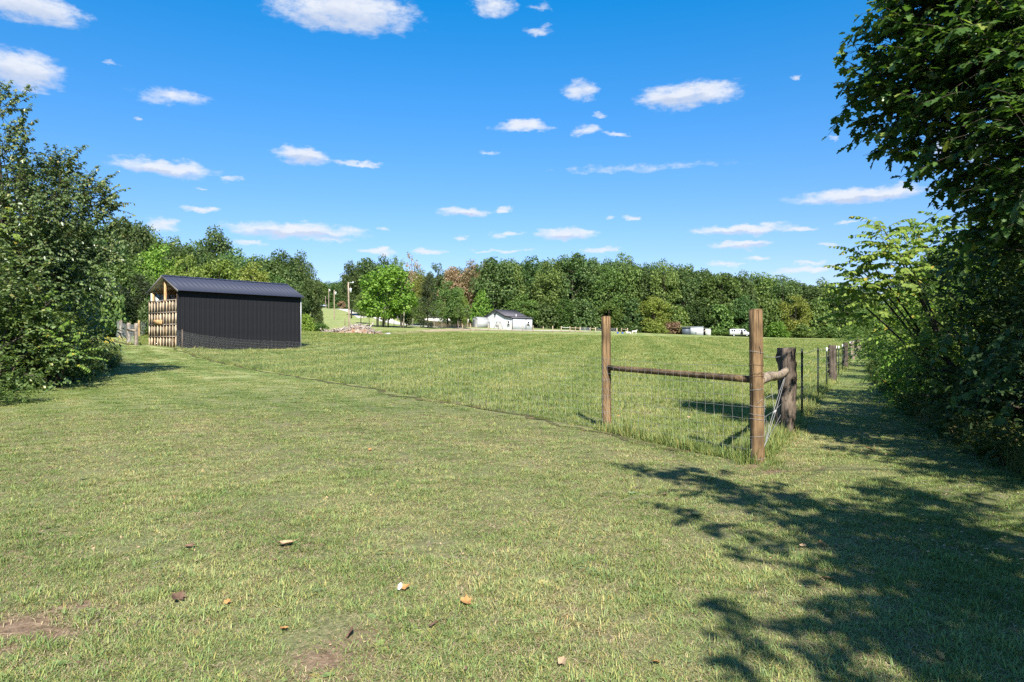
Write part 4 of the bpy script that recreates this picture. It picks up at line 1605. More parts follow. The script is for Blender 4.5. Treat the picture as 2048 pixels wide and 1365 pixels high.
def goat(px, d, rz, label, sitting):
    p = W(px, 663.5, d)
    me = bpy.data.meshes.new('goat')
    lz = 0 if not sitting else -.30
    V = [(0, 0, .62), (.25, 0, .63), (.48, 0, .62), (-.25, 0, .62), (-.42, 0, .60), (.60, 0, .80), (.68, 0, .95), (.82, 0, .90), (-.50, 0, .68)]
    E = [(0, 1), (1, 2), (0, 3), (3, 4), (2, 5), (5, 6), (6, 7), (4, 8)]
    rad = [.17, .17, .14, .17, .14, .09, .085, .05, .03]
    for sx, par in ((.42, 2), (-.36, 4)):
        for sy in (-.09, .09):
            b = len(V)
            fl = 1.0 if not sitting else .55
            V += [(sx, sy, .42), (sx + (.03 if sx > 0 else -.05), sy, .62 - .38 * fl + .02), (sx + (.12 if sitting else 0), sy, .62 - .60 * fl)]
            E += [(par, b), (b, b + 1), (b + 1, b + 2)]
            rad += [.07, .045, .035]
    for sy in (-1, 1):
        b = len(V)
        V.append((.63, sy * .13, .97))
        E.append((6, b))
        rad.append(.025)
    me.from_pydata([(a, b, c + lz) for a, b, c in V], E, [])
    o = place('goat', me, None, (p[0], p[1], tz1(p[0], p[1])), (0, 0, rz))
    me.materials.append(m_goat)
    sk = o.modifiers.new('skin', 'SKIN')
    for v_, r_ in zip(me.skin_vertices[0].data, rad):
        v_.radius = (r_, r_)
    me.skin_vertices[0].data[0].use_root = True
    ss = o.modifiers.new('sub', 'SUBSURF')
    ss.levels = ss.render_levels = 1
    tag(o, label, 'goat', 'white goats by the rail fence')


goat(1258, 158, R(170), 'white goat lying on the grass by the rail fence', True)
goat(1268, 158, R(10), 'white goat standing alone right of the rail fence', False)

# ------------------------------------------------------------------ foliage
ml_dark = leafmat('leaf_dark', [(0.036, 0.069, 0.023), (0.068, 0.113, 0.038), (0.114, 0.165, 0.058), (0.162, 0.209, 0.072)])
ml_mid = leafmat('leaf_mid', [(0.052, 0.096, 0.025), (0.094, 0.149, 0.039), (0.149, 0.209, 0.061), (0.212, 0.253, 0.083)])
ml_grove = leafmat('leaf_grove', [(0.104, 0.19, 0.029), (0.173, 0.287, 0.046), (0.254, 0.371, 0.072), (0.338, 0.418, 0.098)], trans=.42)
ml_bright = leafmat('leaf_bright', [(0.075, 0.137, 0.021), (0.125, 0.207, 0.033), (0.183, 0.267, 0.052), (0.243, 0.301, 0.071)])
ml_yellow = leafmat('leaf_yellowish', [(0.108, 0.147, 0.03), (0.172, 0.211, 0.044), (0.237, 0.265, 0.068), (0.287, 0.28, 0.083)])
ml_brown = leafmat('leaf_browning', [(0.15, 0.113, 0.06), (0.256, 0.187, 0.113), (0.36, 0.27, 0.18), (0.15, 0.18, 0.06)])
ml_cedar = leafmat('needle_cedar', [(.024, .040, .020), (.042, .062, .030), (.066, .088, .042), (.09, .10, .05)])
ml_oak = leafmat('leaf_oak', [(0.031, 0.064, 0.017), (0.059, 0.112, 0.026), (0.098, 0.161, 0.039), (0.21, 0.238, 0.052)], trans=.34, rough=.36, spec=.5)
ml_hedge = leafmat('leaf_hedge', [(.020, .040, .014), (.038, .070, .022), (.064, .104, .035), (.12, .14, .05)], trans=.26)
ml_left = leafmat('leaf_small_grey', [(0.068, 0.106, 0.036), (0.115, 0.162, 0.057), (0.182, 0.226, 0.094), (0.297, 0.253, 0.091)], trans=.28, rough=.36, spec=.55)
ml_frond = leafmat('leaf_frond', [(.075, .130, .022), (.120, .195, .034), (.170, .240, .052), (.34, .27, .04)], trans=.4)
FAR = {'grove': ml_grove, 'dark': ml_dark, 'mid': ml_mid, 'bright': ml_bright, 'yellow': ml_yellow, 'brown': ml_brown, 'cedar': ml_cedar}


def rand_dir(r, n):
    return unit(r.normal(0, 1, (n, 3)))


def crown_clumps(r, n, base, top, prof, rc):
    """clump centres through a crown of unit height; prof(t) gives the crown radius"""
    out, rad = [], []
    while len(out) < n:
        t = r.uniform(0, 1)
        if r.uniform() > (.25 + prof(t) / .4):
            continue
        rr_ = prof(t) * (r.uniform(.15, 1) ** .45)
        a = r.uniform(0, 2 * math.pi)
        out.append((rr_ * math.cos(a), rr_ * math.sin(a), base + (top - base) * t))
        rad.append(rc * r.uniform(.65, 1.25))
    return np.array(out), np.array(rad)


def clump_leaves(g, r, C, Rd, per, size, template, squash=.72, width=1.0):
    w = Rd ** 2
    k = int(per * len(C))
    i = r.choice(len(C), k, p=w / w.sum())
    d = rand_dir(r, k)
    q = r.uniform(.35, 1.0, k) ** .5
    pos_ = C[i] + d * (Rd[i] * q)[:, None] * np.array([1, 1, squash])
    nn = unit(d * .7 + np.array([0, 0, .55]) + r.normal(0, .45, (k, 3)))
    D = unit(r.normal(0, 1, (k, 3)) * [1, 1, .45] + d * .5 - np.array([0, 0, .25]))
    leaves(g, pos_, D, nn, size * r.uniform(.65, 1.35, k), template, width)


def trunk_mesh(name, r, C, m, h_top, r0, base_limb=.2, nl=12, sides=6):
    g = G()
    k = 8
    zz = np.linspace(-.03, h_top, k)
    bend = np.cumsum(r.normal(0, .006, (k, 2)), axis=0)
    bend[0] = 0
    P_ = np.c_[bend, zz]
    tube(g, P_, np.linspace(r0, r0 * .3, k), sides + 1)
    for j in r.choice(len(C), min(nl, len(C)), replace=False):
        c = C[j]
        z0 = min(max(base_limb, c[2] * r.uniform(.5, .8)), h_top * .95)
        s = np.array([np.interp(z0, zz, P_[:, 0]), np.interp(z0, zz, P_[:, 1]), z0])
        md = (s + c) / 2 + np.array([0, 0, .03])
        rr_ = r0 * (.5 - .3 * z0 / h_top)
        tube(g, [s, md, c], [rr_, rr_ * .6, rr_ * .25], 5, 0, False)
    return g.mesh(name, m, True)


def unit_tree(kind, seed):
    """(trunk mesh, crown mesh) of a tree one unit tall"""
    r = np.random.default_rng(seed)
    g = G()
    if kind == 'broad':
        prof = lambda t: .30 * math.sin(math.pi * min(1, (t * .86 + .12))) ** .7
        C, Rd = crown_clumps(r, 74, .14, .93, prof, .10)
        clump_leaves(g, r, C, Rd, 95, .028, LEAF_CARD)
        return trunk_mesh('trunk', r, C, m_bark, .80, .020), g.mesh('crown', ml_dark)
    if kind == 'tall':
        prof = lambda t: .24 * math.sin(math.pi * min(1, (t * .80 + .18))) ** .75
        C, Rd = crown_clumps(r, 66, .28, .94, prof, .09)
        clump_leaves(g, r, C, Rd, 95, .025, LEAF_CARD)
        return trunk_mesh('trunk', r, C, m_bark, .85, .016, .28), g.mesh('crown', ml_dark)
    if kind == 'spare':       # thin crown, branches showing
        prof = lambda t: .26 * math.sin(math.pi * min(1, (t * .8 + .15))) ** .7
        C, Rd = crown_clumps(r, 40, .35, .95, prof, .060)
        clump_leaves(g, r, C, Rd, 38, .030, LEAF_CARD)
        return trunk_mesh('trunk', r, C, m_palebark, .88, .015, .3, 34), g.mesh('crown', ml_dark)
    if kind == 'grove':       # broad low-forking tree on several pale stems
        prof = lambda t: .40 * math.sin(math.pi * min(1, (t * .84 + .16))) ** .6
        C, Rd = crown_clumps(r, 110, .20, .93, prof, .090)
        clump_leaves(g, r, C, Rd, 70, .038, LEAF_CARD)
        gt = G()
        for q in range(7):
            x0, y0 = r.uniform(-.28, .28), r.uniform(-.12, .12)
            tube(gt, [(x0, y0, -.03), (x0 + r.normal(0, .015), y0, .3), (x0 * .9 + r.normal(0, .03), y0, .62), (x0 * .85, y0, .85)], [.013, .011, .008, .003], 6)
        return gt.mesh('trunk', m_palebark, True), g.mesh('crown', ml_bright)
    if kind == 'cedar':
        prof = lambda t: .20 * (1 - t) ** .75 * min(1, .45 + t * 4) + .015
        C, Rd = crown_clumps(r, 80, .05, .98, prof, .055)
        clump_leaves(g, r, C, Rd, 55, .030, LEAF_CARD, .8, .55)
        return trunk_mesh('trunk', r, C, m_bark, .9, .014, .05, 16), g.mesh('crown', ml_cedar)
    if kind == 'bush':
        prof = lambda t: .55 * math.cos(math.pi / 2 * t) ** .6
        C, Rd = crown_clumps(r, 50, .06, .88, prof, .17)
        clump_leaves(g, r, C, Rd, 70, .075, LEAF_CARD)
        return trunk_mesh('trunk', r, C, m_bark, .55, .02, .05, 14), g.mesh('crown', ml_mid)
    if kind == 'pole':        # bare-stemmed young tree with a small high crown
        prof = lambda t: .13 * math.sin(math.pi * min(1, t * .8 + .2)) ** .7
        C, Rd = crown_clumps(r, 30, .45, .95, prof, .06)
        clump_leaves(g, r, C, Rd, 40, .030, LEAF_CARD)
        return trunk_mesh('trunk', r, C, m_palebark, .9, .011, .45, 10), g.mesh('crown', ml_mid)


DIAM = {'broad': .68, 'tall': .54, 'spare': .58, 'grove': .90, 'cedar': .42, 'bush': 1.25, 'pole': .34}
PROTO = {k: [unit_tree(k, 100 + 10 * i + len(k)) for i in range(nv)] for k, nv in
         (('broad', 4), ('tall', 4), ('spare', 2), ('grove', 1), ('cedar', 2), ('bush', 3), ('pole', 2))}
NAMES = {'broad': 'broadleaf_tree', 'tall': 'broadleaf_tree', 'spare': 'thin_crowned_tree', 'grove': 'multi_stem_tree', 'cedar': 'cedar_tree',
         'bush': 'bush', 'pole': 'young_tree'}
tcount = 0


def far_tree(px, top, d, wpx, kind, tone, label, group=None, x=None):
    global tcount
    tcount += 1
    X = (px - 1024) / F * d if x is None else x
    z = tz1(X, d)
    h = H - (top - 682.5) / F * d - z
    tm, cm = PROTO[kind][tcount % len(PROTO[kind])]
    s = wpx / F * d / DIAM[kind]
    t = thing(NAMES[kind], label, 'bush' if kind == 'bush' else 'tree', (X, d, z - .1), tcount * 2.4, group)
    t.scale = (s, s, h)
    a = place('trunk', tm, t)
    b = place('crown', cm, t)
    b['kind'] = 'stuff'
    b.material_slots[0].link = 'OBJECT'
    b.material_slots[0].material = FAR[tone]
    return t


GL, GM, GR, GF = 'trees of the left wood behind the shed', 'trees around the driveway copse', 'trees of the long wood across the field', 'trees at the end of the road'
TREES = [
    # left wood
    (205, 428, 60, 105, 'broad', 'dark', 'tall dark tree rising just over the leafy bank', GL),
    (256, 414, 70, 105, 'broad', 'dark', 'tallest domed dark tree of the left wood', GL),
    (300, 448, 80, 85, 'broad', 'mid', 'mid green tree right of the tallest domed dark tree', GL),
    (345, 464, 86, 80, 'broad', 'mid', 'round green tree above the ridge of the black shed', GL),
    (385, 472, 96, 75, 'broad', 'mid', 'pale green tree left of the pointed dark tree', GL),
    (430, 446, 108, 82, 'tall', 'dark', 'pointed dark tree standing above the middle of the shed roof', GL),
    (470, 492, 96, 85, 'broad', 'mid', 'green tree right of the pointed dark tree', GL),
    (520, 500, 104, 80, 'broad', 'mid', 'low domed tree above the right part of the shed roof', GL),
    (566, 494, 112, 75, 'tall', 'dark', 'dark tree left of the two by the gap', GL),
    (600, 498, 118, 62, 'tall', 'dark', 'dark tree just left of the sky gap', GL),
    (624, 532, 128, 44, 'tall', 'dark', 'lowest dark tree beside the sky gap, trunk bare below', GL),
    (316, 478, 68, 95, 'broad', 'bright', 'bright green tree directly above the shed gable', GL),
    (372, 500, 66, 90, 'broad', 'yellow', 'yellowish leafy tree over the left half of the shed roof', GL),
    (440, 505, 70, 100, 'broad', 'yellow', 'brightest yellow green tree behind the shed roof', GL),
    (505, 520, 76, 90, 'broad', 'yellow', 'yellow green tree over the right half of the shed roof', GL),
    (548, 540, 80, 70, 'broad', 'mid', 'hazy green tree above the right end of the shed', GL),
    (200, 520, 50, 100, 'bush', 'mid', 'leafy thicket between the bank and the old paddock fence', GL),
    (238, 560, 54, 75, 'cedar', 'cedar', 'dark cedar behind the grey paddock posts', GL),
    (282, 540, 56, 80, 'cedar', 'cedar', 'dark cedar just left of the shed gable', GL),
    (262, 500, 60, 90, 'broad', 'mid', 'green tree filling behind the two dark cedars', GL),
    (302, 585, 55, 60, 'bush', 'dark', 'dark bush behind the left corner of the shed', GL),
    (228, 600, 52, 60, 'bush', 'dark', 'dark bush behind the grey paddock posts', GL),
    (590, 560, 105, 50, 'tall', 'dark', 'dark tree showing trunk at the right end of the shed', GL),
    (612, 622, 100, 34, 'bush', 'bright', 'low bright bush at the right end of the shed', GL),
    (632, 612, 150, 32, 'bush', 'dark', 'dark brush at the wood edge left of the poles', GL),
    # end of the road
    (636, 556, 345, 52, 'broad', 'mid', 'far tree left of the third pole', GF),
    (658, 562, 350, 46, 'broad', 'dark', 'far tree behind the third pole', GF),
    (678, 558, 340, 46, 'broad', 'dark', 'far tree between the two nearer poles', GF),
    (700, 560, 352, 46, 'broad', 'dark', 'far tree behind the tallest pole', GF),
    (684, 600, 322, 22, 'bush', 'brown', 'low browning bush at the road bend', GF),
    (664, 604, 320, 26, 'bush', 'mid', 'low green bush beside the road bend', GF),
    (705, 602, 318, 26, 'bush', 'dark', 'dark brush where driveway meets road', GF),
    # copse around the driveway
    (703, 520, 196, 52, 'tall', 'dark', 'dark tree leaning out right of the sky gap', GM),
    (735, 506, 200, 74, 'broad', 'dark', 'tall dark tree behind the bright multi stem tree', GM),
    (768, 508, 206, 60, 'broad', 'dark', 'second dark tree behind the bright multi stem tree', GM),
    (795, 500, 192, 44, 'spare', 'mid', 'thin crowned tree rising over the bright multi stem tree', GM),
    (822, 496, 190, 40, 'spare', 'brown', 'thin browning tree top against the sky', GM),
    (774, 522, 150, 120, 'grove', 'grove', 'bright green multi stem tree between tallest pole and house', GM),
    (842, 536, 182, 46, 'broad', 'yellow', 'yellowing tree between the multi stem tree and cedar', GM),
    (856, 541, 158, 44, 'cedar', 'cedar', 'grey green cedar with leaning trunk right of the multi stem tree', GM),
    (872, 520, 214, 50, 'broad', 'dark', 'dark round top right of the cedar', GM),
    (905, 524, 210, 58, 'broad', 'brown', 'browning tree above the mobile home', GM),
    (945, 518, 212, 66, 'broad', 'brown', 'largest browning tree left of the house', GM),
    (970, 512, 208, 46, 'spare', 'brown', 'bare limbed browning tree left of the house gable', GM),
    (896, 555, 166, 62, 'broad', 'mid', 'green tree with bare trunk before the mobile home', GM),
    (915, 566, 176, 46, 'broad', 'mid', 'green tree over the right end of the mobile home', GM),
    (965, 572, 196, 50, 'bush', 'bright', 'bright bushy tree just behind the carport', GM),
    (838, 590, 178, 40, 'broad', 'mid', 'small tree beside the driveway bend', GM),
    (722, 585, 170, 34, 'tall', 'mid', 'small tree left of the multi stem tree', GM),
    (812, 600, 160, 36, 'broad', 'mid', 'small leafy tree under the right side of the multi stem tree', GM),
    (922, 585, 170, 36, 'broad', 'yellow', 'yellowish tree between mobile home and carport', GM),
]
for i, (px, top) in enumerate([(738, 590), (757, 585), (788, 592), (803, 600), (826, 596), (868, 600), (884, 598), (917, 604), (935, 606), (909, 610)]):
    TREES.append((px, top, 152 + 4 * (i % 5), 22, 'pole', 'mid', 'slender bare stemmed young tree ' + ['just right of the tallest pole', 'under the left edge of the bright multi stem tree', 'under the middle of the bright multi stem tree', 'under the right half of the bright multi stem tree', 'at the right edge of the bright multi stem tree', 'just right of the grey green cedar', 'at the left end of the mobile home', 'before the right half of the mobile home', 'at the right end of the mobile home', 'before the middle of the mobile home'][i], 'slender stems in the driveway copse'))
wood = [(990, 503, 'dark', 'dark tree rising over the house ridge'), (1024, 508, 'mid', 'mid green tree behind the right end of the house'),
        (1062, 510, 'dark', 'round dark tree right of the house roof'), (1100, 505, 'mid', 'green tree between house and tallest crown'),
        (1146, 496, 'dark', 'tallest broad crown left of the slimmer post'), (1184, 512, 'dark', 'dark crown directly left of the slimmer pine post'),
        (1214, 516, 'mid', 'green crown directly above the slimmer pine post'), (1248, 502, 'mid', 'tall crown right of the slimmer pine post'),
        (1288, 520, 'dark', 'dark crown two right of the slimmer pine post'), (1328, 519, 'mid', 'green crown left of the white box shed'),
        (1366, 522, 'dark', 'dark crown above the white box shed'), (1404, 524, 'dark', 'dark crown above the grey lean-to'),
        (1444, 539, 'mid', 'lower green crown above the white van'), (1484, 534, 'dark', 'dark crown behind the top of the thick corner post'),
        (1524, 539, 'mid', 'green crown right of the thick corner post'), (1564, 543, 'dark', 'dark crown above the gnarled cedar post'),
        (1606, 551, 'dark', 'dark crown above the nearest steel post'), (1646, 558, 'mid', 'low green crown near the end of the wood'),
        (1688, 560, 'dark', 'last dark crown of the wood before the thicket')]
for i, (px, top, tone, lab) in enumerate(wood):
    TREES.append((px, top + (0, 7, -4, 5, -3)[i % 5], 200 + 3 * (i % 3), (96, 66, 84, 74)[i % 4], 'broad', tone, lab, GR))
low = [(1046, 585, 'mid', 'lower tree right behind the house'), (1088, 600, 'dark', 'lower dark tree right of the house'), (1126, 596, 'mid', 'lower green tree behind the rope posts'),
       (1170, 592, 'dark', 'lower dark tree behind the pipe gate'), (1216, 600, 'mid', 'lower tree behind the slimmer pine post'), (1262, 594, 'dark', 'lower dark tree behind the white goats'),
       (1308, 590, 'yellow', 'yellowish lower tree right of the goats'), (1352, 606, 'mid', 'lower tree left behind the white box shed'), (1400, 596, 'dark', 'lower dark tree behind the lean-to'),
       (1440, 600, 'mid', 'lower tree just left of the white van'), (1486, 588, 'dark', 'lower dark tree behind the white van'), (1540, 580, 'mid', 'lower green tree right of the thick corner post'),
       (1588, 584, 'yellow', 'yellowish lower tree above the gnarled cedar post'), (1640, 590, 'mid', 'lower tree near the end of the lane fence')]
for i, (px, top, tone, lab) in enumerate(low):
    TREES.append((px, top, 195 + (i % 3), 70, ('broad', 'bush')[i % 2], tone, lab, GR))
bush = [(1310, 640, 'yellow', 'yellow green bush at the field edge left of the white box shed', 186), (1345, 640, 'brown', 'dry brown bush touching the white box shed', 191),
        (1555, 640, 'bright', 'bright low bush right of the thick corner post', 184), (1605, 646, 'mid', 'low bush behind the second steel post', 186),
        (1655, 650, 'mid', 'low bush behind the second cedar post', 184), (1700, 648, 'mid', 'low bush at the far end of the lane', 176),
        (1440, 655, 'mid', 'low bush between lean-to and van', 193), (1010, 640, 'mid', 'low bush behind the house', 196),
        (1280, 652, 'dark', 'dark low bush right of the goats', 189)]
for px, top, tone, lab, d in bush:
    TREES.append((px, top, d, 52, 'bush', tone, lab, 'bushes along the far wood edge'))
for row in TREES:
    far_tree(*row)

# the depth of the woods behind the trees in front: one mass
def wood_mass(name, rows, seed, label):
    r = np.random.default_rng(seed)
    pts, scl, yaw, pick = [], [], [], []
    for X, Y, h, w in rows:
        pts.append((X, Y))
        scl.append((w, w, h))
    k = len(pts)
    c = [PROTO['broad'][i][1] for i in range(4)]
    o = scatter(name, '', c, np.array(pts), r.uniform(0, 6.28, k), np.array(scl), r.integers(0, 4, k))
    tag(o, label)


r = np.random.default_rng(3)
rows = []
for i in range(190):
    px = r.uniform(985, 1740)
    d = r.uniform(205, 255)
    X = (px - 1024) / F * d
    top = np.interp(px, [985, 1150, 1250, 1420, 1500, 1640, 1740], [520, 512, 515, 532, 545, 562, 568]) + r.uniform(0, 14)
    h = H - (top - 682.5) / F * d - tz1(X, d)
    rows.append((X, d, h, r.uniform(11, 15)))
for i in range(60):
    px = r.uniform(690, 990)
    d = r.uniform(222, 265)
    X = (px - 1024) / F * d
    top = np.interp(px, [690, 740, 820, 860, 900, 990], [545, 525, 530, 548, 535, 525]) + r.uniform(0, 14)
    rows.append((X, d, H - (top - 682.5) / F * d - tz1(X, d), r.uniform(10, 14)))
for i in range(70):
    px = r.uniform(540, 790)
    d = r.uniform(350, 420)
    X = (px - 1024) / F * d
    top = np.interp(px, [540, 620, 650, 680, 720, 790], [555, 556, 566, 562, 560, 555]) + r.uniform(0, 10)
    rows.append((X, d, H - (top - 682.5) / F * d - tz1(X, d), r.uniform(16, 22)))
for i in range(120):
    px = r.uniform(60, 625)
    d = r.uniform(75, 140)
    X = (px - 1024) / F * d
    lim = np.interp(d, [75, 95, 130, 140], [500, 560, 625, 630])
    if px > lim:
        continue
    top = np.interp(px, [60, 200, 260, 330, 400, 480, 560, 625], [430, 440, 440, 478, 486, 505, 508, 548]) + r.uniform(0, 16)
    rows.append((X, d, H - (top - 682.5) / F * d - tz1(X, d), r.uniform(8, 11)))
wood_mass('woodland', rows, 4, 'mass of broadleaf wood filling in behind the front trees')

# brush floor under the woods' edge
rows = []
for i in range(150):
    px = r.uniform(1075, 1745)
    d = r.uniform(195, 204)
    X = (px - 1024) / F * d
    rows.append((X, d, r.uniform(1.5, 4.0), r.uniform(3, 5)))
for i in range(60):
    px = r.uniform(150, 640)
    d = r.uniform(58, 75) if px < 320 else r.uniform(100, 128)
    if px > 320 and px < 560:
        continue
    rows.append(((px - 1024) / F * d, d, r.uniform(1.2, 3.0), r.uniform(2, 4)))
k = len(rows)
a = np.array(rows)
o = scatter('undergrowth', '', [PROTO['bush'][i][1] for i in range(3)], a[:, :2], r.uniform(0, 6.28, k), a[:, [3, 3, 2]] * [.8, .8, 1], r.integers(0, 3, k))
tag(o, 'low brush under the edges of the woods')

# ------------------------------------------------------------------ near foliage
def sprays(g, gt, r, starts, ends, droop, per_m, leaf, template, width=1.0, twig_r=.006, spread=.8, hang=.35, clump=1):
    """leafy twigs: curved from start to end, leaves set alternately along them"""
    A, B = np.asarray(starts), np.asarray(ends)
    L_ = np.linalg.norm(B - A, axis=1)
    cs, ds, ns, ls = [], [], [], []
    for a, b, l in zip(A, B, L_):
        k = max(3, int(l * per_m))
        t = np.sort(r.uniform(.12, 1.0, k))
        m_ = (a + b) / 2 + np.array([0, 0, droop * l])
        p = ((1 - t) ** 2)[:, None] * a + (2 * t * (1 - t))[:, None] * m_ + (t ** 2)[:, None] * b
        tan = unit(2 * (1 - t)[:, None] * (m_ - a) + 2 * t[:, None] * (b - m_))
        sd = unit(np.cross(tan, [0, 0, 1.0]))
        sg = np.where(np.arange(k) % 2 == 0, 1, -1)[:, None]
        D = tan * .55 + sd * sg * spread + r.normal(0, .28, (k, 3)) - np.array([0, 0, hang])
        cs.append(p)
        ds.append(D)
        ns.append(np.array([0, 0, 1.0]) + r.normal(0, .38, (k, 3)))
        ls.append(leaf * r.uniform(.6, 1.25, k))
        if gt is not None:
            tt = np.linspace(0, .95, 5)
            q = ((1 - tt) ** 2)[:, None] * a + (2 * tt * (1 - tt))[:, None] * m_ + (tt ** 2)[:, None] * b
            tube(gt, q, np.linspace(twig_r, twig_r * .35, 5), 3, 0, False)
    leaves(g, np.concatenate(cs), np.concatenate(ds), np.concatenate(ns), np.concatenate(ls), template, width)


def clump_sprays(g, gt, r, C, Rd, root, n, droop, per_m, leaf, template, out=.9, **kw):
    """sprays bursting from clump centres, mostly away from the root side"""
    S, E = [], []
    for c, q in zip(C, Rd):
        c = np.asarray(c, float)
        away = unit(c - root(c))
        k = max(3, int(n * (q / np.mean(Rd)) ** 2))
        d = unit(rand_dir(r, k) + away * out)
        l = q * r.uniform(.75, 1.3, k)[:, None]
        s = c + r.normal(0, .28, (k, 3)) * q - away * q * .35
        S.append(s)
        E.append(s + d * l * 1.25)
    sprays(g, gt, r, np.concatenate(S), np.concatenate(E), droop, per_m, leaf, template, **kw)


def limbs(g, base, top, C, r0, r, every=1, sides=7, sag=.1, frac=(.35, .9), fine=.34):
    base, top = np.asarray(base, float), np.asarray(top, float)
    n_ = 9
    P_ = base + (top - base) * np.linspace(0, 1, n_)[:, None] + np.c_[r.normal(0, .05, (n_, 2)), np.zeros(n_)] * np.linspace(0, 1, n_)[:, None]
    tube(g, P_, np.linspace(r0, r0 * .35, n_), sides + 2)
    for j, c in enumerate(C):
        if j % every:
            continue
        c = np.asarray(c, float)
        t = np.clip((c[2] - base[2]) / max(top[2] - base[2], .1) * .8 - .12, frac[0] * .5, frac[1])
        s = base + (top - base) * t
        md = (s + c) / 2 + np.array([0, 0, sag * np.linalg.norm(c - s)])
        tt = np.linspace(0, 1, 6)
        q = ((1 - tt) ** 2)[:, None] * s + (2 * tt * (1 - tt))[:, None] * md + (tt ** 2)[:, None] * c
        q[1:-1] += r.normal(0, .03, (4, 3)) + .035 * np.linalg.norm(c - s) * r.normal(0, 1, (4, 3))
        rr_ = r0 * fine * (1 - .5 * t)
        tube(g, q, np.linspace(rr_, rr_ * .22, 6), 6, 0, False)


def tree_from(name, label, cat, base, top, C, Rd, r, mats, leaf, template, n, per_m, r0, droop=.1, group=None, every=1, twigs=True, **kw):
    """a tree whose crown clumps are given in world space"""
    base = np.asarray(base, float)
    t = thing(name, label, cat, tuple(base), 0, group)
    C = np.asarray(C, float) - base
    top = np.asarray(top, float) - base
    gt, g = G(), G()
    limbs(gt, (0, 0, -.2), top, C, r0, r, every, fine=.34 if r0 < .2 else .13)
    clump_sprays(g, gt if twigs else None, r, C, Rd, lambda c: np.array([0, 0, c[2] * .55]) + top * [.5, .5, 0], n, droop, per_m, leaf, template, **kw)
    gt.build('trunk', mats[0], t, None, None) if False else place('trunk', gt.mesh('trunk', mats[0], True), t)
    b = place('crown', g.mesh('crown', mats[1]), t)
    b['kind'] = 'stuff'
    return t


r = np.random.default_rng(21)
# ---- the big oak whose branches hang in from the right; its unseen side shades the lane and lawn
OAK = [(1735, 150, 9.0, .36), (1712, 205, 9.1, .28), (1770, 110, 8.8, .40), (1785, 190, 8.8, .45), (1752, 245, 9.0, .27), (1815, 60, 8.6, .45), (1835, 140, 8.5, .52),
       (1800, 235, 8.7, .45), (1850, 20, 8.4, .55), (1870, 100, 8.3, .55), (1880, 190, 8.3, .55), (1860, 270, 8.4, .42), (1812, 300, 8.8, .27), (1785, 272, 9.0, .22),
       (1905, 300, 8.2, .42), (1935, 40, 8.2, .6), (1945, 140, 8.0, .6), (1960, 230, 8.0, .55), (2010, 90, 7.8, .6), (2030, 190, 7.7, .6), (2030, 290, 7.7, .5),
       (1960, 320, 8.0, .40), (1850, 325, 8.6, .22), (1905, 355, 8.4, .26), (1935, 385, 8.2, .26), (1985, 380, 8.0, .34), (2035, 370, 7.6, .4), (2020, 0, 7.9, .6),
       (1960, -60, 8.1, .7), (1880, -70, 8.3, .6), (2060, 60, 7.5, .7), (2080, 180, 7.4, .7), (2090, 300, 7.3, .6), (2080, 400, 7.2, .4), (2000, 440, 8.2, .45), (2050, 480, 8.0, .5), (1960, 420, 8.6, .3)]
C = [W(a, b, d) for a, b, d, q in OAK]
Rd = [q for *_, q in OAK]
SH = 1 / math.tan(SUN_EL)


def caster(px, py, h):
    """canopy point at height h that shades the ground seen at this photo pixel"""
    q = ground_at(px, py)
    return np.array([q[0] + SUN_H.x * SH * h, q[1] + SUN_H.y * SH * h, q[2] + h])


SHADE = [(1275, 935, 5.2, .20), (1330, 945, 5.2, .26), (1390, 955, 5.2, .32), (1450, 975, 5.1, .34), (1500, 1005, 5.0, .32), (1550, 985, 5.2, .22), (1610, 1000, 5.2, .28),
         (1345, 1018, 5.0, .16), (1390, 1040, 5.0, .18), (1450, 1065, 4.9, .18), (1505, 1075, 4.8, .16), (1470, 1110, 4.8, .13), (1560, 1090, 4.9, .16), (1640, 1050, 5, .3),
         (1700, 1030, 5.2, .34), (1760, 1050, 5.2, .36), (1700, 1100, 5.0, .3), (1640, 1130, 4.8, .2), (1760, 1160, 4.8, .25), (1820, 1100, 5, .4),
         (1440, 1215, 4.6, .13), (1475, 1250, 4.6, .15), (1520, 1285, 4.6, .16), (1580, 1310, 4.5, .17), (1640, 1290, 4.6, .16), (1700, 1250, 4.6, .22), (1690, 1330, 4.5, .2),
         (1500, 1335, 4.4, .12), (1450, 1300, 4.5, .1), (1600, 1220, 4.7, .14), (1770, 1290, 4.6, .3), (1780, 1230, 4.8, .3), (1860, 1220, 4.8, .4), (1880, 1150, 5, .4), (1850, 1320, 4.6, .4),
         (1950, 1280, 4.8, .45), (1960, 1180, 5, .5), (1930, 1060, 5.2, .5), (2040, 1150, 5.2, .6), (2040, 1300, 4.8, .5), (1850, 1000, 5.4, .4), (1760, 985, 5.4, .22),
         (1660, 828, 5.2, .40), (1715, 812, 5.2, .45), (1690, 855, 5.2, .42), (1745, 840, 5.2, .5), (1800, 865, 5.2, .5), (1735, 885, 5.2, .38), (1690, 900, 5.2, .26), (1860, 895, 5.2, .5),
         (1790, 915, 5.2, .30), (1640, 868, 5.2, .26), (1930, 925, 5.2, .45), (1990, 960, 5.2, .5), (1880, 940, 5.2, .28)]
for a, b, h, q in SHADE:
    C.append(caster(a, b, h))
    Rd.append(q * (1.12 if b < 1180 else .98))
tree_from('oak_tree', 'big oak reaching in from the right, lobed leaves dark against the sky', 'tree', (9.2, 4.6, tz1(9.2, 4.6)), (8.6, 4.9, 9.0),
          C, Rd, r, (m_bark, ml_oak), .135, LEAF_OAK, 19, 18, .26, .06, every=3, hang=.45)

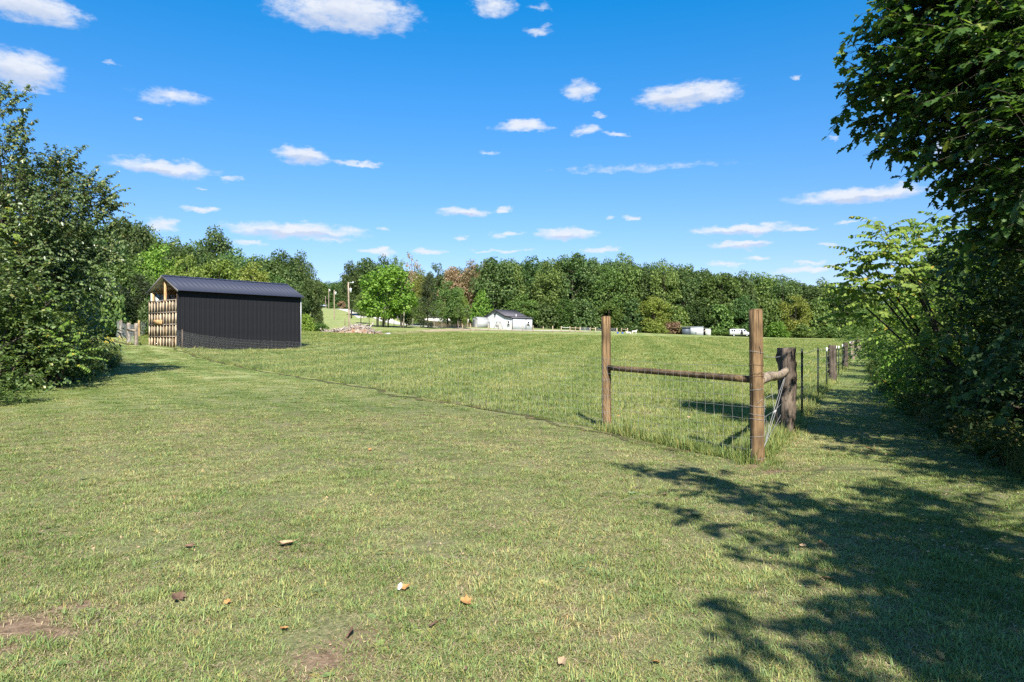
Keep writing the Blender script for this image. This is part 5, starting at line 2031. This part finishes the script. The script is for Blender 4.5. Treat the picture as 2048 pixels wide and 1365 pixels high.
# ---- woodland trees behind the hedge, from one pair of models
def near_unit(seed, mleaf):
    r = np.random.default_rng(seed)
    prof = lambda t: .36 * math.sin(math.pi * min(1, t * .82 + .14)) ** .6
    C, Rd = crown_clumps(r, 90, .16, .92, prof, .10)
    g = G()
    clump_leaves(g, r, C, Rd, 150, .020, LEAF_PLAIN, .8)
    return trunk_mesh('trunk', r, C, m_bark, .85, .018, .15, 26), g.mesh('crown', mleaf)


NEAR = [near_unit(5, ml_hedge), near_unit(6, ml_hedge)]


def near_tree(i, x, y, h, s, label, group, rz=0.0, mleaf=None):
    tm, cm = NEAR[i % 2]
    t = thing('woodland_tree', label, 'tree', (x, y, tz1(x, y) - .1), rz, group)
    t.scale = (s, s, h)
    place('trunk', tm, t)
    b = place('crown', cm, t)
    b['kind'] = 'stuff'
    if mleaf:
        b.material_slots[0].link = 'OBJECT'
        b.material_slots[0].material = mleaf
    return t


GW = 'trees of the thicket along the lane'
for i, (x, y, h, s, lab) in enumerate([
        (9.8, 9.0, 5.0, 4.6, 'dark leafy tree deep behind the right edge shrubs'),
        (7.7, 9.3, 4.9, 4.6, 'dark leafy tree below the oak, filling the wall at the right edge'),
        (11.0, 13.4, 5.4, 5.4, 'dark tree behind the nearest shrubs of the thicket'),
        (14.5, 18.0, 6.0, 6.0, 'tree behind the sapling with feathered leaves'),
        (18.0, 24.5, 6.4, 6.6, 'tree rising beyond the sapling with feathered leaves'),
        (22.0, 32.0, 6.6, 7.0, 'tree of the thicket beyond the second cedar post'),
        (27.5, 43.0, 7.6, 8.0, 'tree of the thicket halfway down the lane'),
        (35.0, 57.0, 8.6, 9.0, 'tree of the thicket near the far lane posts'),
        (46.0, 78.0, 10, 10, 'tree closing the far end of the lane'),
        (62.0, 108.0, 12, 12, 'farthest tree of the thicket beside the lane'),
        (14.0, 8.0, 10.5, 9.0, 'tall tree behind the oak at the right edge'),
        (13.5, 1.0, 11.0, 9.5, 'tall tree shading the right edge of the lawn'),
        (10.2, -4.2, 11.0, 9.5, 'tall tree behind the viewer on the right'),
        (18.0, 14.0, 8.0, 9.0, 'tall tree deep in the thicket')]):
    near_tree(i, x, y, h, s, lab, GW, i * 1.9, ml_bright if i in (2, 3, 4) else ml_mid if i in (5, 7) else None)

# ---- shrubs of the hedge
def shrub_unit(seed, leaf, template, mleaf, wd=1.0, n=40, per_m=34, width=1.0, droop=.12, hang=.3):
    """shrub one unit tall and about one unit wide, as (stems, foliage)"""
    r = np.random.default_rng(seed)
    C, Rd = [], []
    while len(C) < n:
        p = np.array([r.uniform(-.55, .55), r.uniform(-.55, .55), r.uniform(.08, .88)])
        if (p[0] / .52) ** 2 + (p[1] / .52) ** 2 + ((p[2] - .3) / .62) ** 2 < 1:
            C.append(p)
            Rd.append(r.uniform(.13, .24))
    g, gt = G(), G()
    for c in C[::2]:
        b = np.array([r.normal(0, .10), r.normal(0, .10), -.05])
        m_ = (b + c) / 2 + np.array([0, 0, .1])
        tube(gt, [b, m_, c], [.012, .008, .003], 4, 0, False)
    clump_sprays(g, None, r, np.array(C), np.array(Rd), lambda c: np.array([0, 0, .25]), 13, droop, per_m, leaf, template, width=width, twig_r=.0025, hang=hang)
    return gt.mesh('stems', m_bark, True), g.mesh('foliage', mleaf)


SHR = [shrub_unit(31, .029, LEAF_PLAIN, ml_hedge, per_m=64), shrub_unit(32, .024, LEAF_PLAIN, ml_hedge, per_m=76, hang=.15), shrub_unit(33, .042, LEAF_LONG, ml_hedge, per_m=52)]


def shrub(i, x, y, h, w, label, group, mleaf=None, rz=0.0, name='shrub'):
    sm, fm = SHR[i % len(SHR)]
    t = thing(name, label, 'shrub', (x, y, tz1(x, y) - .05), rz, group)
    t.scale = (w, w, h)
    place('stems', sm, t)
    b = place('foliage', fm, t)
    b['kind'] = 'stuff'
    if mleaf:
        b.material_slots[0].link = 'OBJECT'
        b.material_slots[0].material = mleaf
    return t


GH = 'shrubs of the thicket edge along the lane'
for i, (x, y, h, w, lab, ml) in enumerate([
        (5.9, 6.2, 1.9, 2.0, 'dark low shrub at the right edge of the lawn', None),
        (6.6, 7.6, 2.9, 2.6, 'dark shrub right of the lawn, below the oak branches', None),
        (7.2, 9.2, 2.6, 2.4, 'dark shrub where the lane turns along the thicket', None),
        (7.9, 10.8, 3.2, 2.6, 'tall dark shrub beside the lane, level with the gnarled cedar post', None),
        (8.5, 12.6, 2.9, 2.6, 'dense shrub below the sapling with feathered leaves', ml_mid),
        (9.5, 14.6, 3.1, 2.8, 'dense shrub beside the lane, level with the first steel posts', ml_bright),
        (10.7, 17.2, 2.9, 2.8, 'shrub beside the lane, level with the second steel post', ml_mid),
        (12.3, 20.6, 2.9, 3.0, 'green shrub beside the lane, level with the second cedar post', ml_mid),
        (14.6, 25.0, 3.0, 3.4, 'sunlit shrub beyond the second cedar post', ml_mid),
        (17.4, 30.6, 3.4, 3.8, 'sunlit shrub halfway along the lane', ml_bright),
        (20.9, 37.5, 3.6, 4.2, 'shrub along the far half of the lane', ml_mid),
        (25.5, 46.5, 4.2, 5.0, 'shrub near the far fence posts', ml_mid),
        (32.0, 59.0, 4.6, 6.0, 'last shrub at the far end of the lane', ml_mid),
        (5.6, 4.6, 1.2, 1.5, 'low dark shrub in the lower right shade', None),
        (8.7, 9.0, 3.6, 3.0, 'tall shrub behind the dark shrubs at the right edge', None),
        (10.4, 12.6, 3.8, 3.4, 'tall shrub behind the dense shrubs of the thicket', None),
        (9.2, 6.6, 3.6, 3.2, 'tall shrub at the right edge under the oak', None)]):
    shrub(i, x, y, h, w, lab, GH, ml, i * 1.3)

# ---- feathered (compound) leaves: saplings on the right and in the left bank
def fronds(g, gt, r, S, D, L_, leaflet, pairs=9, droop=.35):
    cs, ds, ns, ls = [], [], [], []
    for s, d, l in zip(S, D, L_):
        d = unit(d)
        t = np.linspace(.18, 1, pairs)
        p = s + d * (t * l)[:, None] - np.array([0, 0, 1.0]) * (droop * l * t ** 2)[:, None]
        tan = unit(d[None, :] - np.array([0, 0, 1.0]) * (2 * droop * t)[:, None])
        sd = unit(np.cross(tan, [0, 0, 1.0]))
        for sg in (-1, 1):
            cs.append(p)
            ds.append(tan * .35 + sd * sg * .8 + r.normal(0, .16, (pairs, 3)) - np.array([0, 0, .50]))
            ns.append(np.array([0, -.55, .6]) + r.normal(0, .38, (pairs, 3)))
            ls.append(leaflet * r.uniform(.85, 1.1, pairs) * (1 - .35 * t ** 3))
        tt = np.linspace(0, 1, 4)
        tube(gt, s + d * (tt * l)[:, None] - np.array([0, 0, 1.0]) * (droop * l * tt ** 2)[:, None], np.linspace(.006, .002, 4), 3, 0, False)
    leaves(g, np.concatenate(cs), np.concatenate(ds), np.concatenate(ns), np.concatenate(ls), LEAF_LONG, 1.7)


def frond_tree(label, base, tops, flen, leaflet, seed, group, n=11, pairs=9):
    r = np.random.default_rng(seed)
    base = np.asarray(base, float)
    t = thing('feather_leaved_sapling', label, 'sapling', tuple(base), 0, group)
    gt, g = G(), G()
    for tp_ in tops:
        tp_ = np.asarray(tp_, float) - base
        md = tp_ * .5 + np.array([0, 0, .12 * tp_[2]])
        tt = np.linspace(0, 1, 8)
        q = (2 * tt * (1 - tt))[:, None] * md + (tt ** 2)[:, None] * tp_
        q[0] = [0, 0, -.2]
        tube(gt, q, np.linspace(.035, .010, 8), 6)
        a = r.uniform(0, 6.28) + np.arange(n) * 2.4
        S = tp_ + np.c_[np.zeros((n, 2)), -np.linspace(0, .55, n)] + r.normal(0, .03, (n, 3))
        D = np.c_[np.cos(a), np.sin(a), np.linspace(.85, .05, n)]
        fronds(g, gt, r, S, D, flen * r.uniform(.75, 1.15, n), leaflet, pairs)
    place('stem', gt.mesh('stem', m_bark, True), t)
    b = place('foliage', g.mesh('foliage', ml_frond), t)
    b['kind'] = 'stuff'
    return t


GFr = 'feather leaved saplings'
b0 = ground_at(1800, 800)
frond_tree('tall sapling with feathered leaves leaning over the lane', (8.6, 13.2, tz1(8.6, 13.2)),
           [W(1765, 455, 13.2), W(1790, 490, 13), W(1735, 520, 13.6), W(1815, 520, 12.8), W(1715, 545, 14), W(1755, 570, 13.4), W(1700, 590, 14.4)], .78, .125, 1, GFr, 15)
frond_tree('bushy sapling with feathered leaves behind the taller one', (10.6, 15.5, tz1(10.6, 15.5)),
           [W(1830, 460, 15.5), W(1860, 500, 15), W(1880, 445, 15.5), W(1800, 560, 15.5), W(1780, 620, 15)], .8, .125, 2, GFr, 15)
frond_tree('small sapling with feathered leaves low in the dark thicket', (8.0, 10.6, tz1(8.0, 10.6)),
           [W(1870, 640, 10.2), W(1910, 600, 10), W(1840, 690, 10.6)], .6, .09, 3, GFr, 9)
frond_tree('feather leaved sapling among the left bank bushes', (-12.2, 18.8, tz1(-12.2, 18.8)),
           [W(60, 640, 18.2), W(120, 660, 18), W(150, 690, 18.2), W(90, 600, 18.5)], .75, .10, 4, GFr, 10)
frond_tree('feather leaved sapling high in the left bank trees', (-14.0, 19.6, tz1(-14.0, 19.6)),
           [W(30, 435, 19), W(20, 480, 19)], .8, .11, 5, GFr, 10)

# ---- big soft leaves hanging from a vine at the right edge
t = thing('wild_vine', 'pale large leaved vine trailing over the dark shrubs at the right', 'vine', (6.4, 7.6, tz1(6.4, 7.6)))
r = np.random.default_rng(8)
g, gt = G(), G()
S, E = [], []
for a, b in [((1905, 660, 8.6), (1870, 720, 8.2)), ((1930, 650, 8.4), (1945, 740, 8.0)), ((1960, 670, 8.2), (1925, 770, 7.9)), ((1990, 700, 8.0), (1960, 800, 7.7)),
             ((2040, 640, 7.6), (1985, 690, 7.6)), ((2048, 720, 7.4), (1960, 770, 7.4)), ((2050, 760, 7.4), (1900, 800, 7.8)), ((2030, 800, 7.4), (1990, 850, 7.3)),
             ((1960, 830, 7.8), (1900, 810, 8.0)), ((2048, 660, 7.5), (2010, 760, 7.4)), ((2045, 380, 7.0), (2030, 440, 6.9)), ((2060, 370, 6.9), (2040, 420, 6.8))]:
    S.append(W(*a) - np.array([6.4, 7.6, tz1(6.4, 7.6)]))
    E.append(W(*b) - np.array([6.4, 7.6, tz1(6.4, 7.6)]))
sprays(g, gt, r, S, E, .10, 34, .10, LEAF_PLAIN, width=1.15, hang=.6, twig_r=.003)
place('stem', gt.mesh('stem', m_palebark), t)
b = place('foliage', g.mesh('foliage', leafmat('leaf_vine', [(.04, .085, .028), (.065, .12, .04), (.09, .15, .05)], .35)), t)
b['kind'] = 'stuff'

# ---- left bank: small leaved trees with drooping branch tips, bushes below
GLb = 'small leaved trees of the left bank'
r = np.random.default_rng(41)


def clumps_from(rows):
    return [W(a, b, d) for a, b, d, q in rows], [q for *_, q in rows]


A_ = [(-40, 310, 20, .8), (5, 285, 19.5, .36), (40, 355, 19.2, .5), (-70, 230, 20, .8), (-25, 200, 20, .36), (10, 400, 19.5, .9), (70, 420, 19.2, .8), (-40, 480, 19.5, 1.0), (40, 500, 19, .9),
      (110, 390, 20.5, .7), (100, 470, 19.6, .8), (-90, 360, 21, 1.0), (0, 580, 19, .9), (60, 590, 18.6, .7), (-60, 600, 19, .9), (55, 300, 20, .3)]
C, Rd = clumps_from(A_)
# long bare-tipped twigs standing out against the sky
tree_from('small_leaved_tree', 'tallest small leaved tree at the left edge, sprays against the sky', 'tree', (-13.9, 20.0, tz1(-13.9, 20)), W(-20, 210, 20), C, Rd, r,
          (m_bark, ml_left), .10, LEAF_PLAIN, 38, 26, .14, .18, GLb, hang=.7, spread=.6)
B_ = [(120, 345, 22, .6), (150, 330, 22, .5), (160, 400, 21.5, .8), (195, 395, 22, .6), (215, 370, 22, .4), (130, 430, 21.5, .8), (200, 450, 21.5, .7), (225, 425, 22, .4), (160, 490, 21, .9), (215, 510, 21.5, .6),
      (120, 530, 20.5, .9), (180, 560, 21, .8), (215, 580, 21.5, .5), (90, 380, 22, .6), (60, 360, 22, .6)]
C, Rd = clumps_from([(a - 26, b, d, q * .92) for a, b, d, q in B_])
tree_from('small_leaved_tree', 'small leaved tree with drooping tips nearest the black shed', 'tree', (-14.4, 22.4, tz1(-14.4, 22.4)), W(120, 340, 22), C, Rd, r,
          (m_bark, ml_left), .10, LEAF_PLAIN, 38, 26, .11, .18, GLb, hang=.7, spread=.6)
# spray tips that break the outline
TIPS = [((0, 230, 19.5), (72, 172, 19)), ((0, 215, 19.5), (22, 160, 19)), ((5, 290, 19.5), (64, 205, 19.2)), ((10, 300, 19.5), (76, 236, 19.2)), ((20, 330, 19.5), (60, 265, 19.2)),
        ((110, 360, 22), (92, 292, 21.5)), ((125, 360, 22), (168, 288, 21.5)), ((130, 370, 22), (150, 310, 21.5)), ((165, 380, 22), (198, 336, 21.5)), ((185, 400, 22), (236, 342, 21.5)),
        ((200, 400, 22), (240, 368, 21.5)), ((205, 420, 22), (240, 390, 21.5)), ((200, 420, 22), (268, 406, 21.5)), ((50, 350, 20), (45, 295, 20)), ((210, 470, 22), (245, 440, 21.5)),
        ((210, 500, 22), (250, 480, 21.5)), ((205, 520, 22), (245, 520, 21.5)), ((80, 370, 21), (82, 312, 21)), ((110, 380, 21), (118, 322, 21))]
t = thing('small_leaved_tree', 'slim small leaved tree with long arching sprays above the bank', 'tree', (-14.6, 21.4, tz1(-14.6, 21.4)), 0, GLb)
o0 = np.array([-14.6, 21.4, tz1(-14.6, 21.4)])
g, gt = G(), G()
limbs(gt, (0, 0, -.2), W(60, 380, 21.4) - o0, [W(*a) - o0 for a, b in TIPS], .09, r, 1)
S, E = [], []
for a, b in TIPS:
    a, b = W(*a) - o0, W(*b) - o0
    S.append(a)
    E.append(b)
    for q in range(9):
        S.append(a + (b - a) * r.uniform(-.3, .5) + r.normal(0, .1, 3))
        E.append(a + (b - a) * r.uniform(.4, .9) + r.normal(0, .2, 3))
sprays(g, gt, r, S, E, .12, 34, .10, LEAF_PLAIN, hang=.75, spread=.55, twig_r=.008)
place('trunk', gt.mesh('trunk', m_bark, True), t)
b = place('crown', g.mesh('crown', ml_left), t)
b['kind'] = 'stuff'
GLs = 'bushes at the foot of the left bank'
for i, (px, py, d, h, w, lab, ml) in enumerate([
        (10, 755, 18.3, 2.9, 2.6, 'leafy bush at the left edge above the weeds', ml_mid), (58, 745, 19.2, 2.8, 2.3, 'leafy bush left of the feather leaved sapling', ml_left),
        (98, 735, 20.2, 2.5, 2.1, 'leafy bush below the small leaved trees', ml_mid), (140, 722, 21.6, 2.2, 1.6, 'leafy bush at the right end of the left bank', ml_left),
        (70, 715, 22.5, 4.0, 3.0, 'tall bush under the small leaved tree nearest the shed', ml_left), (40, 730, 21.5, 4.6, 4.0, 'tall bush under the tallest small leaved tree', ml_left),
        (-40, 760, 18, 4.0, 4.0, 'tall bush at the very left edge', ml_left), (100, 700, 25, 4.0, 2.8, 'bush behind the left bank toward the paddock fence', ml_left),
        (-60, 790, 14.5, 1.6, 2.0, 'low bush at the left edge of the lawn', ml_mid), (165, 700, 25.5, 2.2, 1.3, 'low bush nearest the paddock posts', ml_mid),
        (20, 700, 26, 6.2, 5.5, 'dense high bush deep in the left bank', ml_left), (-30, 700, 24, 7.0, 6, 'dense high bush behind the left edge', ml_left)]):
    p = W(px, py, d)
    shrub(i, p[0], p[1], h, w, lab, GLs, ml, i * 2.1)
for k in range(4):
    near_tree(k, -22.0 - 3.8 * k, 28 + 4.5 * k, [6.6, 7.6, 8.4, 9][k], [6, 7, 8, 9][k],
              ['tree behind the left bank, nearest the paddock fence', 'tree behind the left bank, second from the paddock fence', 'tree far back in the left bank', 'tree at the back of the left bank'][k],
              'trees at the back of the left bank', k * 1.1, ml_left if k % 2 else ml_mid)

# goldenrod
t = thing('goldenrod', 'yellow flowering goldenrod clump at the foot of the left bank', 'wildflower', tuple(ground_at(205, 715)))
g, gt, gf = G(), G(), G()
r = np.random.default_rng(77)
for i in range(22):
    a = r.normal(0, .18, 2)
    tip = np.array([a[0] * 2.2, a[1] * 2.2, r.uniform(.55, .95)])
    tube(gt, [(a[0], a[1], -.03), tip * .6 + [0, 0, .05], tip], .004, 3, 0, False)
    k = 16
    tt = r.uniform(.1, .8, k)[:, None]
    leaves(g, np.array([a[0], a[1], 0]) * (1 - tt) + tip * tt, rand_dir(r, k) * [1, 1, .4], np.tile([0, 0, 1.0], (k, 1)), .09, LEAF_LONG)
    leaves(gf, tip + r.normal(0, .05, (14, 3)), rand_dir(r, 14), rand_dir(r, 14), .05, LEAF_CARD)
place('stem', gt.mesh('stem', m_bark), t)
place('foliage', g.mesh('foliage', ml_mid), t)['kind'] = 'stuff'
place('blossom', gf.mesh('blossom', plain('goldenrod_yellow', (.62, .50, .05), .8, .1)), t)['kind'] = 'stuff'

# ---- weeds: tall grass and herbs at the foot of the bank and of the hedge, and round the posts
m_weed = leafmat('weed_leaf', [(.05, .08, .022), (.085, .115, .035), (.13, .145, .055), (.20, .16, .08)], .35)
m_weedd = leafmat('weed_leaf_dry', [(.09, .09, .035), (.16, .135, .06), (.24, .19, .10)], .35)
wc = [clump_mesh('weed_clump', m_weed, 90, 40, .16, (.25, .6), (.006, .011), (.1, .9), 0), clump_mesh('weed_clump', m_weedd, 91, 40, .15, (.2, .5), (.005, .009), (.1, 1.0), 0)]
g = G()
r = np.random.default_rng(92)
C = np.c_[r.normal(0, .12, (150, 2)), r.uniform(.03, .45, 150)]
leaves(g, C, rand_dir(r, 150) * [1, 1, .3], np.tile([0, 0, 1.0], (150, 1)) + r.normal(0, .3, (150, 3)), r.uniform(.05, .10, 150), LEAF_PLAIN, 1.1)
wc.append(g.mesh('weed_clump', m_weed))
pts, scl = [], []
for i in range(900):
    px, py = r.uniform(-120, 235), r.uniform(0, 1)
    edge = np.interp(px, [-120, 0, 60, 175, 235], [822, 792, 779, 757, 735])
    top_ = np.interp(px, [-120, 0, 60, 175, 235], [745, 735, 728, 722, 712])
    p = ground_at(px, edge - (edge - top_) * py)
    pts.append(p[:2])
    s = r.uniform(.5, 1.25) * (.55 + .6 * py)
    scl.append((s, s, s))
for i in range(1100):
    t_ = r.uniform(0, 1) ** 1.6
    y = 4.0 + t_ * 34
    x = np.interp(y, [h[1] for h in HEDGE], [h[0] for h in HEDGE]) + r.uniform(0, .9)
    pts.append((x, y))
    s = r.uniform(.35, 1.0)
    scl.append((s, s, s))
k = len(pts)
o = scatter('weeds', '', wc, np.array(pts), r.uniform(0, 6.28, k), np.array(scl), r.choice(3, k, p=[.4, .2, .4]))
tag(o, 'rank weeds and tall grass at the foot of the bank and thicket')
pts, scl = [], []
for c, k_, rad in ((CORNER, 20, .22), (POST2, 10, .14), (C1, 8, .2)):
    a = r.uniform(0, 6.28, k_)
    q = rad * r.uniform(.5, 1.25, k_)
    pts.append(np.c_[c[0] + q * np.cos(a), c[1] + q * np.sin(a)])
    scl.append(np.repeat(r.uniform(.35, .65, (k_, 1)), 3, 1))
for a, b, k_ in ((CORNER, POST2, 40),):
    tt = r.uniform(0, 1, k_)[:, None] ** 1.4
    pts.append(a + (b - a) * tt + r.normal(0, .07, (k_, 2)))
    scl.append(np.repeat(r.uniform(.25, .5, (k_, 1)), 3, 1))
pts, scl = np.concatenate(pts), np.concatenate(scl)
o = scatter('post_weeds', '', field_clumps, pts, r.uniform(0, 6.28, len(pts)), scl * 1.4, r.choice(6, len(pts)))
tag(o, 'ragged grass and weeds growing round the feet of the fence posts')

# ---- fallen leaves on the lawn
m_dry = plain('dry_leaf_tan', (.36, .25, .15), .8, .2, 0, .3, 30)
m_dryo = plain('dry_leaf_orange', (.37, .195, .075), .8, .2, 0, .3, 30)
m_dryd = plain('dry_leaf_dark', (.13, .08, .055), .8, .2, 0, .3, 30)


def dry_leaf(px, py, size, m, label, seed):
    r = np.random.default_rng(seed)
    p = ground_at(px, py)
    k = 11
    a = np.linspace(0, 2 * math.pi, k, endpoint=False)
    lob = 1 + .30 * np.cos(5 * a + r.uniform(0, 6)) + .10 * r.normal(0, 1, k)
    rim = np.c_[np.cos(a) * lob * .5, np.sin(a) * lob * .34, .06 + .12 * np.abs(np.sin(a * 1.5 + r.uniform(0, 6)))] * size
    inner = rim * [.5, .5, .35]
    V = np.r_[rim, inner, [[0, 0, .01 * size]]]
    g = G()
    i = np.arange(k)
    j = (i + 1) % k
    g.add(V, np.stack([i, j, j + k, i + k], -1))
    g.f.append((np.stack([i + k, j + k, np.full(k, 2 * k)], -1), 0))
    tube(g, [(.35 * size, 0, .1 * size), (.7 * size, .08 * size, .2 * size), (.85 * size, .05 * size, .28 * size)], .012 * size, 4)
    o = g.build('fallen_leaf', m, None, (p[0], p[1], p[2] + .022))
    o.rotation_euler = (r.normal(.12, .28), r.normal(0, .25), r.uniform(0, 6.28))
    tag(o, label, 'leaf', 'dry leaves fallen on the lawn')


for i, (px, py, s, m, lab) in enumerate([
        (570, 1097, .125, m_dry, 'largest tan dry leaf lying on the lawn left of centre'), (932, 1218, .085, m_dryo, 'crumpled orange dry leaf near the bottom centre'),
        (380, 1102, .08, m_dryd, 'dark curled leaf left of the largest tan leaf'), (808, 1186, .075, m_dryo, 'slim orange leaf beside the white chip'),
        (355, 1211, .10, m_dryd, 'dark broken leaf below the dark curled leaf'), (455, 1214, .04, m_dryo, 'tiny orange leaf bit beside the dark broken leaf'),
        (868, 1262, .06, m_dryd, 'dark reddish leaf left below the crumpled orange leaf'), (567, 1276, .05, m_dryo, 'small rusty leaf near the bottom bare patch'),
        (702, 1285, .07, m_dryd, 'nearly black leaf by the bottom bare patch'), (1657, 1168, .085, m_dry, 'tan leaf on the shaded lawn at the right'),
        (1125, 1343, .06, m_dry, 'pale leaf at the bottom edge of the lawn'), (1606, 1100, .06, m_dry, 'tan leaf by the sunlit patch in the shade'),
        (1645, 1095, .06, m_dryo, 'rusty leaf by the sunlit patch in the shade'), (1330, 995, .05, m_dryd, 'dark leaf at the tip of the shadow'),
        (1354, 1004, .05, m_dry, 'small tan leaf at the tip of the shadow'), (1237, 836, .09, m_dryo, 'orange leaf in the grass right of the slimmer pine post'),
        (1378, 839, .09, m_dry, 'tan leaf in the grass under the middle of the rail'), (1298, 829, .09, m_dryd, 'dark leaf in the grass under the rail'),
        (1740, 903, .11, m_dryo, 'brown leaf in the lane near the cedar post'), (1880, 1325, .06, m_dryo, 'rusty leaf in the lower right shade'),
        (740, 904, .06, m_dryo, 'lone reddish leaf on the open lawn toward the fence'), (1560, 930, .06, m_dryo, 'rusty leaf beside the foot of the corner post'),
        (1656, 1240, .05, m_dry, 'small leaf in the deep shade of the lawn'), (1310, 1345, .05, m_dryo, 'orange leaf bit near the bottom shade')]):
    dry_leaf(px, py, s, m, lab, 200 + i)
p = ground_at(797, 1189)
g = G()
tube(g, [(0, -.008, .0), (0, 0, .012), (0, .006, .022)], [.006, .009, .004], 7)
o = g.build('white_chip', m_white, None, (p[0], p[1], p[2] + .02))
o.rotation_euler = (.3, .5, .4)
o.scale = (1.5, 1.5, 1.5)
tag(o, 'small white chip beside the slim orange leaf on the lawn', 'chip')

# ---- litter: bits of leaf, straw and twig lying all over the lawn, thicker under the trees
r = np.random.default_rng(303)
g = G()
k = 26
leaves(g, np.c_[r.normal(0, .16, (k, 2)), r.uniform(.012, .03, k)], rand_dir(r, k) * [1, 1, .25], np.tile([0, 0, 1.0], (k, 1)) + r.normal(0, .35, (k, 3)), r.uniform(.008, .024, k), LEAF_CARD, .8)
lit = [g.mesh('litter_bits', m_dry)]
g = G()
leaves(g, np.c_[r.normal(0, .18, (12, 2)), r.uniform(.012, .03, 12)], rand_dir(r, 12) * [1, 1, .25], np.tile([0, 0, 1.0], (12, 1)) + r.normal(0, .35, (12, 3)), r.uniform(.010, .028, 12), LEAF_CARD, .8)
lit.append(g.mesh('litter_bits', m_dryd))
g = G()
for i in range(7):
    a = r.normal(0, .18, 3) * [1, 1, 0] + [0, 0, .02]
    d = rand_dir(r, 1)[0] * [.06, .06, .006]
    tube(g, [a - d, a + d * .2 + [0, 0, .006], a + d], .0018, 3)
lit.append(g.mesh('litter_bits', m_graywood))
p0 = wedge(2.0, 12, 1.3)
p1 = wedge(2.0, 16, 3.0)
p1 = p1[p1[:, 0] > 2.2 + .12 * p1[:, 1]]
pts = np.concatenate([p0, p1])
keep = ~in_poly(pts[:, 0], pts[:, 1], FIELD)
pts = pts[keep]
o = scatter('leaf_litter', '', lit, pts, r.uniform(0, 6.28, len(pts)), np.repeat(r.uniform(.6, 1.3, (len(pts), 1)), 3, 1), r.choice(3, len(pts), p=[.5, .3, .2]))
tag(o, 'bits of dry leaf, straw and twig strewn on the lawn')
# broad leaved weeds in the lawn
g = G()
k = 9
a = r.uniform(0, 6.28, k)
leaves(g, np.c_[r.normal(0, .01, (k, 2)), np.full(k, .012)], np.c_[np.cos(a), np.sin(a), r.uniform(.12, .4, k)], np.tile([0, 0, 1.0], (k, 1)), r.uniform(.035, .06, k), LEAF_PLAIN, 1.2)
m_broad = leafmat('lawn_weed_leaf', [(.10, .15, .07), (.14, .195, .095), (.19, .235, .13)], .25, .8, .08)
bw = [g.mesh('broad_weed', m_broad)]
g = G()
k = 46
leaves(g, np.c_[r.normal(0, .09, (k, 2)), r.uniform(.015, .04, k)], rand_dir(r, k) * [1, 1, .2], np.tile([0, 0, 1.0], (k, 1)) + r.normal(0, .2, (k, 3)), r.uniform(.010, .018, k), LEAF_PLAIN, 1.6)
bw.append(g.mesh('clover_patch', m_broad))
pts = wedge(2.0, 9, .5)
pts = pts[~in_poly(pts[:, 0], pts[:, 1], FIELD)]
o = scatter('lawn_weeds', '', bw, pts, r.uniform(0, 6.28, len(pts)), np.repeat(r.uniform(.6, 1.25, (len(pts), 1)), 3, 1), r.choice(2, len(pts), p=[.12, .88]))
tag(o, 'broad leaved weeds and clover growing in the lawn')
